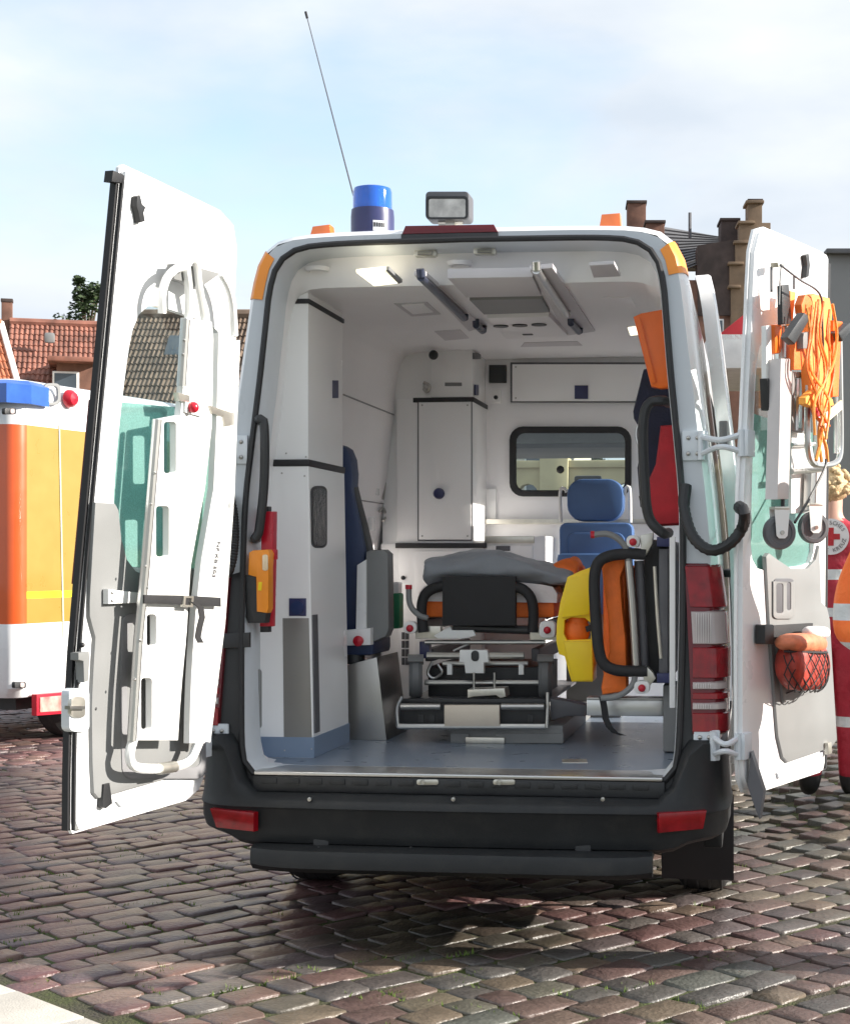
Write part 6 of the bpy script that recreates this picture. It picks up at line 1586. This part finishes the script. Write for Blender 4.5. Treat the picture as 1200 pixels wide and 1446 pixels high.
# arcaded wall seen through the windscreen
ar = thing('arcade_wall', 'pale yellow wall with a row of round arches beyond the windscreen', 'wall', (-2.5, 24, 0))
ym = M("pale_yellow_stone", (0.52, 0.43, 0.25), 0.85, var=0.12, vs=2, bump=0.2, bs=15)
Q = FY(24); za = Q.P(730, 661).z
holes = []; 
for k in range(-6, 7):
    cx_ = Q.P(745, 690).x + k * 0.62; hl = [(cx_ - 0.2, 24, 0.9), (cx_ + 0.2, 24, 0.9)] + [(cx_ + 0.2 * cos(radians(a)), 24, za - 0.5 + 0.2 * sin(radians(a))) for a in range(0, 181, 30)]
    holes.append([Vector(p) for p in hl])
x0 = Q.P(745, 690).x - 4.6; x1 = x0 + 9.2
g = G(); g.plate([Vector(p) for p in ((x0, 24, -0.03), (x1, 24, -0.03), (x1, 24, za), (x0, 24, za))], holes, (0, 0.35, 0)); g.obj('wall', ym, ar)
g = G(); g.bx(x0 - .05, x1 + .05, 23.93, 24.42, za, za + 0.14, 0.02); g.obj('coping', ym, ar)
g = G(); q = Q.P(763, 690).x; g.bx(q, q + 0.55, 23.85, 24.45, -0.03, za + 0.2, 0.03); g.obj('pier', ym, ar)
wh_ = thing('white_house', 'white house with tall windows behind the arcaded wall', 'house', (-4, 34, 0))
hx = FY(32).P(735, 640).x
g = G(); g.bx(hx - 7, hx + 0.9, 32, 40, -0.03, 5.2, 0.02); g.obj('wall', render_, wh_)
for k in range(4):
    g = G(); g.bx(hx + 0.1 - k * 1.7, hx + 0.62 - k * 1.7, 31.95, 32.05, 2.6, 4.6, 0.01); w_ = g.obj('window', wframe, wh_)
    g = G(); g.bx(hx + 0.15 - k * 1.7, hx + 0.57 - k * 1.7, 31.92, 32.0, 2.65, 4.55); g.obj('pane', pane, w_)
g = G(); P = [Vector((hx - 7.3, 31.6, 5.15)), Vector((hx + 1.2, 31.6, 5.15)), Vector((hx + 1.2, 36, 8.2)), Vector((hx - 7.3, 36, 8.2))]
slope('roof', (P[3], P[2], P[1], P[0]), 4, 10, slate, wh_)

# ================================================================== TREES
barkm = M("bark", (0.09, 0.065, 0.045), 0.9, var=0.3, vs=6, bump=0.5, bs=20)
def leafmat(name, c):
    m = bpy.data.materials.new(name); m.use_nodes = True; n = m.node_tree.nodes; l = m.node_tree.links; b_ = n["Principled BSDF"]
    ge = n.new("ShaderNodeNewGeometry"); r = n.new("ShaderNodeValToRGB"); r.color_ramp.elements[0].color = (*[q * 0.55 for q in c], 1); r.color_ramp.elements[1].color = (*[q * 1.5 for q in c], 1)
    l.new(ge.outputs['Random Per Island'], r.inputs[0]); l.new(r.outputs[0], b_.inputs['Base Color']); b_.inputs['Roughness'].default_value = 0.6
    return m
leafm = leafmat("dark_leaf", (0.035, 0.06, 0.02))
def tree(name, label, base, hgt, rx, seed, n=5200, group=None):
    rg = random.Random(seed); t_ = thing(name, label, 'tree', base, group)
    g = G(); limbs = []
    g.tube([base + Vector((0, 0, -0.03)), base + Vector((0.1, 0, hgt * 0.3)), base + Vector((0, 0.1, hgt * 0.62)), base + Vector((0.1, 0, hgt * 0.9))], [0.32, 0.24, 0.16, 0.05], 10)
    clumps = []
    for k in range(26):
        a = rg.uniform(0, 2 * pi); f = rg.uniform(0.42, 0.98); rr = rx * (1.05 - abs(f - 0.62) * 1.5) * rg.uniform(0.35, 1.0)
        c = base + Vector((rr * cos(a), rr * sin(a), hgt * f)); clumps.append((c, rg.uniform(0.35, 0.85) * rx * 0.42))
        s_ = base + Vector((0, 0, hgt * max(0.28, f - 0.22))); g.tube([s_, s_.lerp(c, 0.55) + Vector((0, 0, 0.15)), c], [0.09, 0.05, 0.02], 6)
    g.obj('trunk', barkm, t_, kind=None)
    V = []; F_ = []
    for k in range(n):
        c, r_ = clumps[rg.randrange(len(clumps))]; v = Vector((rg.gauss(0, 1), rg.gauss(0, 1), rg.gauss(0, 0.75))).normalized() * r_ * (rg.random() ** 0.45)
        p = c + v; s_ = rg.uniform(0.06, 0.13); q = Matrix.Rotation(rg.uniform(0, 6.28), 3, 'Z') @ Matrix.Rotation(rg.uniform(0, 3.14), 3, 'X')
        b0 = len(V)
        for x, y in ((-1, 0), (0, -0.55), (1, 0), (0, 0.55)): V.append(p + q @ Vector((x * s_, y * s_, 0)))
        F_.append((b0, b0 + 1, b0 + 2, b0 + 3))
    me = bpy.data.meshes.new('crown'); me.from_pydata(V, [], F_); me.materials.append(leafm); o = bpy.data.objects.new('crown', me); COL.objects.link(o); par(o, t_); return t_
bs_ = atd(122, 790, 66); bs_.z = -0.03
tree('leafy_tree', 'dark green leafy tree rising behind the red tiled roof', bs_, (790 - 388) * 66 / F + 1.5, 1.75, 5)
bs_ = atd(752, 790, 48); bs_.z = -0.03
tree('leafy_tree', 'bushy green tree beyond the windscreen beside the white house', bs_, 6.5, 2.2, 9, 3000)

# ================================================================== PEOPLE
skin = M("skin", (0.55, 0.33, 0.25), 0.5, var=0.06, vs=20)
def bandmat(name, base, bands, strip=(0.62, 0.64, 0.64), rough=0.6):
    """workwear cloth with reflective bands at given heights (object space metres)"""
    m = bpy.data.materials.new(name); m.use_nodes = True; n = m.node_tree.nodes; l = m.node_tree.links; b_ = n["Principled BSDF"]
    tcn = n.new("ShaderNodeTexCoord"); sx_ = n.new("ShaderNodeSeparateXYZ"); l.new(tcn.outputs['Object'], sx_.inputs[0])
    dv = n.new("ShaderNodeMath"); dv.operation = 'DIVIDE'; dv.inputs[1].default_value = 2.2; l.new(sx_.outputs['Z'], dv.inputs[0])
    r = n.new("ShaderNodeValToRGB"); r.color_ramp.interpolation = 'CONSTANT'; e = r.color_ramp.elements; e[0].color = (*base, 1); e[0].position = 0
    e[1].position = 1.0; e[1].color = (*base, 1)
    for z0, z1 in bands:
        q = e.new(z0 / 2.2); q.color = (*strip, 1); q = e.new(z1 / 2.2); q.color = (*base, 1)
    l.new(dv.outputs[0], r.inputs[0])
    no = n.new("ShaderNodeTexNoise"); no.inputs['Scale'].default_value = 14; no.inputs['Detail'].default_value = 6; l.new(tcn.outputs['Object'], no.inputs['Vector'])
    mxx = n.new("ShaderNodeMixRGB"); mxx.blend_type = 'OVERLAY'; mxx.inputs[0].default_value = 0.25; l.new(r.outputs[0], mxx.inputs[1]); l.new(no.outputs[0], mxx.inputs[2]); l.new(mxx.outputs[0], b_.inputs['Base Color'])
    b_.inputs['Roughness'].default_value = rough
    bp = n.new("ShaderNodeBump"); bp.inputs['Strength'].default_value = 0.5; bp.inputs['Distance'].default_value = 0.03; l.new(no.outputs[0], bp.inputs['Height']); l.new(bp.outputs[0], b_.inputs['Normal'])
    return m
def skinned(name, V, E_, Rr, levels=2):
    me = bpy.data.meshes.new(name); me.from_pydata([Vector(v) for v in V], E_, [])
    o = bpy.data.objects.new(name, me); COL.objects.link(o)
    o.modifiers.new("skin", 'SKIN')
    for i, sv in enumerate(me.skin_vertices[0].data): sv.radius = Rr[i] if isinstance(Rr[i], tuple) else (Rr[i], Rr[i]); sv.use_root = (i == 0)
    sb = o.modifiers.new("sub", 'SUBSURF'); sb.levels = levels; sb.render_levels = levels
    dg = bpy.context.evaluated_depsgraph_get(); m2 = bpy.data.meshes.new_from_object(o.evaluated_get(dg)); bpy.data.objects.remove(o); return m2
def person(label, loc, H, yaw, jacket, trousers, hairm, curly=False, arm=0.0, bent=0.0):
    k = H / 1.8
    V = [(0, 0, .98), (0, 0, 1.12), (0, 0.01, 1.28), (0, 0.01, 1.42), (0, 0, 1.53), (0, 0.015, 1.63), (0, 0.02, 1.72)]
    E_ = [(i, i + 1) for i in range(6)]
    Rr = [(.17, .125), (.165, .12), (.18, .125), (.165, .105), (.062, .062), (.078, .095), (.072, .088)]
    for s_ in (1, -1):
        b0 = len(V); V += [(s_ * .165, 0, 1.43), (s_ * .235, -0.01, 1.30), (s_ * .27, 0.0, 1.14), (s_ * (.285 - bent * .05), 0.07 + arm + bent * .17, 0.93 + bent * .16), (s_ * (.285 - bent * .07), 0.09 + arm + bent * .21, 0.87 + bent * .24), (s_ * (.283 - bent * .10), 0.10 + arm + bent * .26, 0.80 + bent * .33)]
        E_ += [(3, b0), (b0, b0 + 1), (b0 + 1, b0 + 2), (b0 + 2, b0 + 3), (b0 + 3, b0 + 4), (b0 + 4, b0 + 5)]
        Rr += [.085, .075, .065, .046, .035, (.022, .038)]
        b0 = len(V); V += [(s_ * .09, 0, .90), (s_ * .10, 0.0, .70), (s_ * .105, 0.01, .50), (s_ * .11, -0.01, .28), (s_ * .11, -0.02, .10), (s_ * .115, 0.05, .055), (s_ * .12, 0.14, .04)]
        E_ += [(0, b0)] + [(b0 + i, b0 + i + 1) for i in range(6)]
        Rr += [.115, .105, .085, .078, .068, .055, (.045, .035)]
    V = [(x * k, y * k, z * k) for x, y, z in V]; Rr = [tuple(q * k for q in r) if isinstance(r, tuple) else r * k for r in Rr]
    me = skinned('person', V, E_, Rr)
    zmin = min(v.co.z for v in me.vertices)
    for v in me.vertices: v.co.z -= zmin
    boot = M("black_boot", (0.02, 0.02, 0.022), 0.5)
    for m_ in (trousers, jacket, skin, boot): me.materials.append(m_)
    for p in me.polygons:
        p.use_smooth = True; c = p.center
        ax = abs(c.x) / k; z = c.z / k
        if z > 1.53: p.material_index = 2
        elif z < 0.13: p.material_index = 3
        elif ax > 0.155 and c.y / k > 0.22 and z > 0.9: p.material_index = 2
        elif ax > 0.22 and z < 0.93: p.material_index = 2
        elif z > 0.88 or ax > 0.22: p.material_index = 1
        else: p.material_index = 0
    o = bpy.data.objects.new('person', me); COL.objects.link(o); o.location = loc; o.rotation_euler = (0, 0, yaw); tag(o, label, 'person')
    def child(g, nm, mt): return g.obj(nm, mt, o, 60, local=True)
    # fingers
    for s_ in (1, -1):
        for f in range(5):
            g = G(); a = Vector((s_ * (.283 - bent * .10), 0.075 + arm + 0.017 * f + bent * .26, 0.79 + bent * .33)) * k; 
            if f == 4: a = Vector((s_ * (0.275 - bent * .10), 0.135 + arm + bent * .26, 0.84 + bent * .33)) * k
            L_ = (0.075, 0.088, 0.085, 0.07, 0.06)[f] * k; dx = Vector((-s_ * 0.01, 0.012 if f == 4 else 0.002, -L_ * 0.5))
            pts = [a + Vector((0, 0, 0.02)), a + dx, a + dx * 1.9 + Vector((-s_ * 0.008, 0, 0)), a + dx * 2.2 + Vector((-s_ * 0.014, 0, 0.004))]
            g.stube(pts, 0.0088, 7, 8); child(g, 'finger', skin)
    # face
    hz_ = 1.695 * k - zmin; fy = 0.103 * k
    g = G(); g.stube([(0, fy - 0.004, hz_ + 0.01), (0, fy + 0.022, hz_ - 0.03), (0, fy, hz_ - 0.045)], [0.006, 0.010, 0.013, 0.012, 0.010, 0.008][:6] if False else 0.009, 8, 8); child(g, 'nose', skin)
    for s_ in (1, -1):
        g = G(); g.sphere((s_ * 0.031, fy - 0.006, hz_), 0.013, u=10, v=8); child(g, 'eye', M("eye", (0.25, 0.24, 0.23), 0.2))
        g = G(); g.sphere((s_ * 0.082 * k, 0.01, hz_ - 0.01), 0.03, (0.4, 0.7, 1.1), 10, 8); child(g, 'ear', skin)
    g = G(); g.tube([(-0.024, fy - 0.004, hz_ - 0.078), (0, fy + 0.003, hz_ - 0.08), (0.024, fy - 0.004, hz_ - 0.078)], 0.006, 6); child(g, 'mouth', M("lips", (0.42, 0.17, 0.15), 0.5))
    # hair
    rg = random.Random(3); g = G(); g.sphere((0, -0.012, hz_ + 0.035), 0.112 * k, (0.86, 1.0, 0.98), 20, 14)
    for v in list(g.bm.verts):
        if v.co.y > 0.045 and v.co.z < hz_ + 0.045: v.co.y = 0.03
        v.co += Vector((rg.uniform(-1, 1), rg.uniform(-1, 1), rg.uniform(-1, 1))) * (0.010 if curly else 0.003)
    if curly:
        for q in range(70):
            a = rg.uniform(0, 6.28); e_ = rg.uniform(-0.5, 1.4); c = Vector((cos(a) * cos(e_) * 0.1 * k, sin(a) * cos(e_) * 0.112 * k - 0.012, hz_ + 0.035 + sin(e_) * 0.11 * k))
            if c.y > 0.05 and c.z < hz_ + 0.06: continue
            g.sphere(c, rg.uniform(0.016, 0.028), (1, 1, .8), 7, 5)
    child(g, 'hair', hairm)
    return o
def badge(parent, c, r_, ny, text=True):
    """white roundel with a red cross, facing local ny*y"""
    g = G(); g.lathe([(0, -0.004), (r_, -0.003), (r_, 0.008)], c, 'y', 32) if ny < 0 else g.lathe([(0, 0.004), (r_, 0.003), (r_, -0.008)], c, 'y', 32)
    g.obj('badge', M("badge_white", (0.72, 0.70, 0.70), 0.6), parent, local=True)
    g = G(); y = c[1] + ny * 0.005; a = r_ * 0.16; b_ = r_ * 0.50
    for sx_, sz_ in ((a, b_),): g.plate([Vector((c[0] + x, y, c[2] + z)) for x, z in ((-a, -b_), (a, -b_), (a, -a), (b_, -a), (b_, a), (a, a), (a, b_), (-a, b_), (-a, a), (-b_, a), (-b_, -a), (-a, -a))], [], (0, ny * 0.002, 0))
    g.obj('red_cross', redf, parent, local=True)
    if not text: return
    for word, a0, sgn in (("DEUTSCHES", 90, -1), ("ROTES KREUZ", 270, 1)):
        n_ = len(word); st_ = 15
        for i, ch in enumerate(word):
            if ch == ' ': continue
            ang = radians(a0 + sgn * st_ * (i - (n_ - 1) / 2)); rr = r_ * 0.76
            x, z = cos(ang) * rr, sin(ang) * rr; tilt = (ang - pi / 2) if sgn < 0 else (ang + pi / 2)
            # letter plane: x right as seen by the viewer
            mt = Matrix.Translation((c[0] - ny * x, y + ny * 0.001, c[2] + z)) @ (Matrix.Rotation(pi / 2, 4, 'X') if ny < 0 else Matrix.Rotation(pi, 4, 'Z') @ Matrix.Rotation(pi / 2, 4, 'X')) @ Matrix.Rotation(tilt, 4, 'Z')
            q = text_mesh(ch, r_ * 0.30, dgrey, 'badge_letter', mt, None); q.parent = parent
redj = bandmat("red_workwear", (0.36, 0.012, 0.03), [(1.28, 1.335), (1.06, 1.115)]); redt = bandmat("red_trousers", (0.36, 0.012, 0.03), [(0.42, 0.48)])
orj = bandmat("orange_hivis", (0.90, 0.16, 0.02), [(1.14, 1.20), (1.28, 1.34)]); 
blond = M("blond_hair", (0.55, 0.40, 0.22), 0.6, var=0.3, vs=60, bump=0.6, bs=120); brown_h = M("brown_hair", (0.10, 0.06, 0.035), 0.6, var=0.3, vs=60)
pg_ = atd(1172, 790, 9.2); gz_ = gh(pg_.x, pg_.y)
p1_ = person('person with curly blond hair in red workwear with a round back badge', (pg_.x, pg_.y, gz_), 1.92, TH + radians(-8), redj, redt, blond, True)
badge(p1_, (0.0, -0.128, 1.53), 0.105, -1)
pg_ = atd(1291, 790, 5.8); gz_ = gh(pg_.x, pg_.y)
p2_ = person('person in orange high-visibility jacket and red trousers by the right rear door', (pg_.x, pg_.y, gz_), 1.95, TH + radians(205), orj, redt, brown_h, False, 0.03, 1.0)
badge(p2_, (0.10, 0.135, 1.52), 0.05, 1, False)
# sleeve badge facing the viewer
g = G(); c = (0.255, 0.03, 1.40)
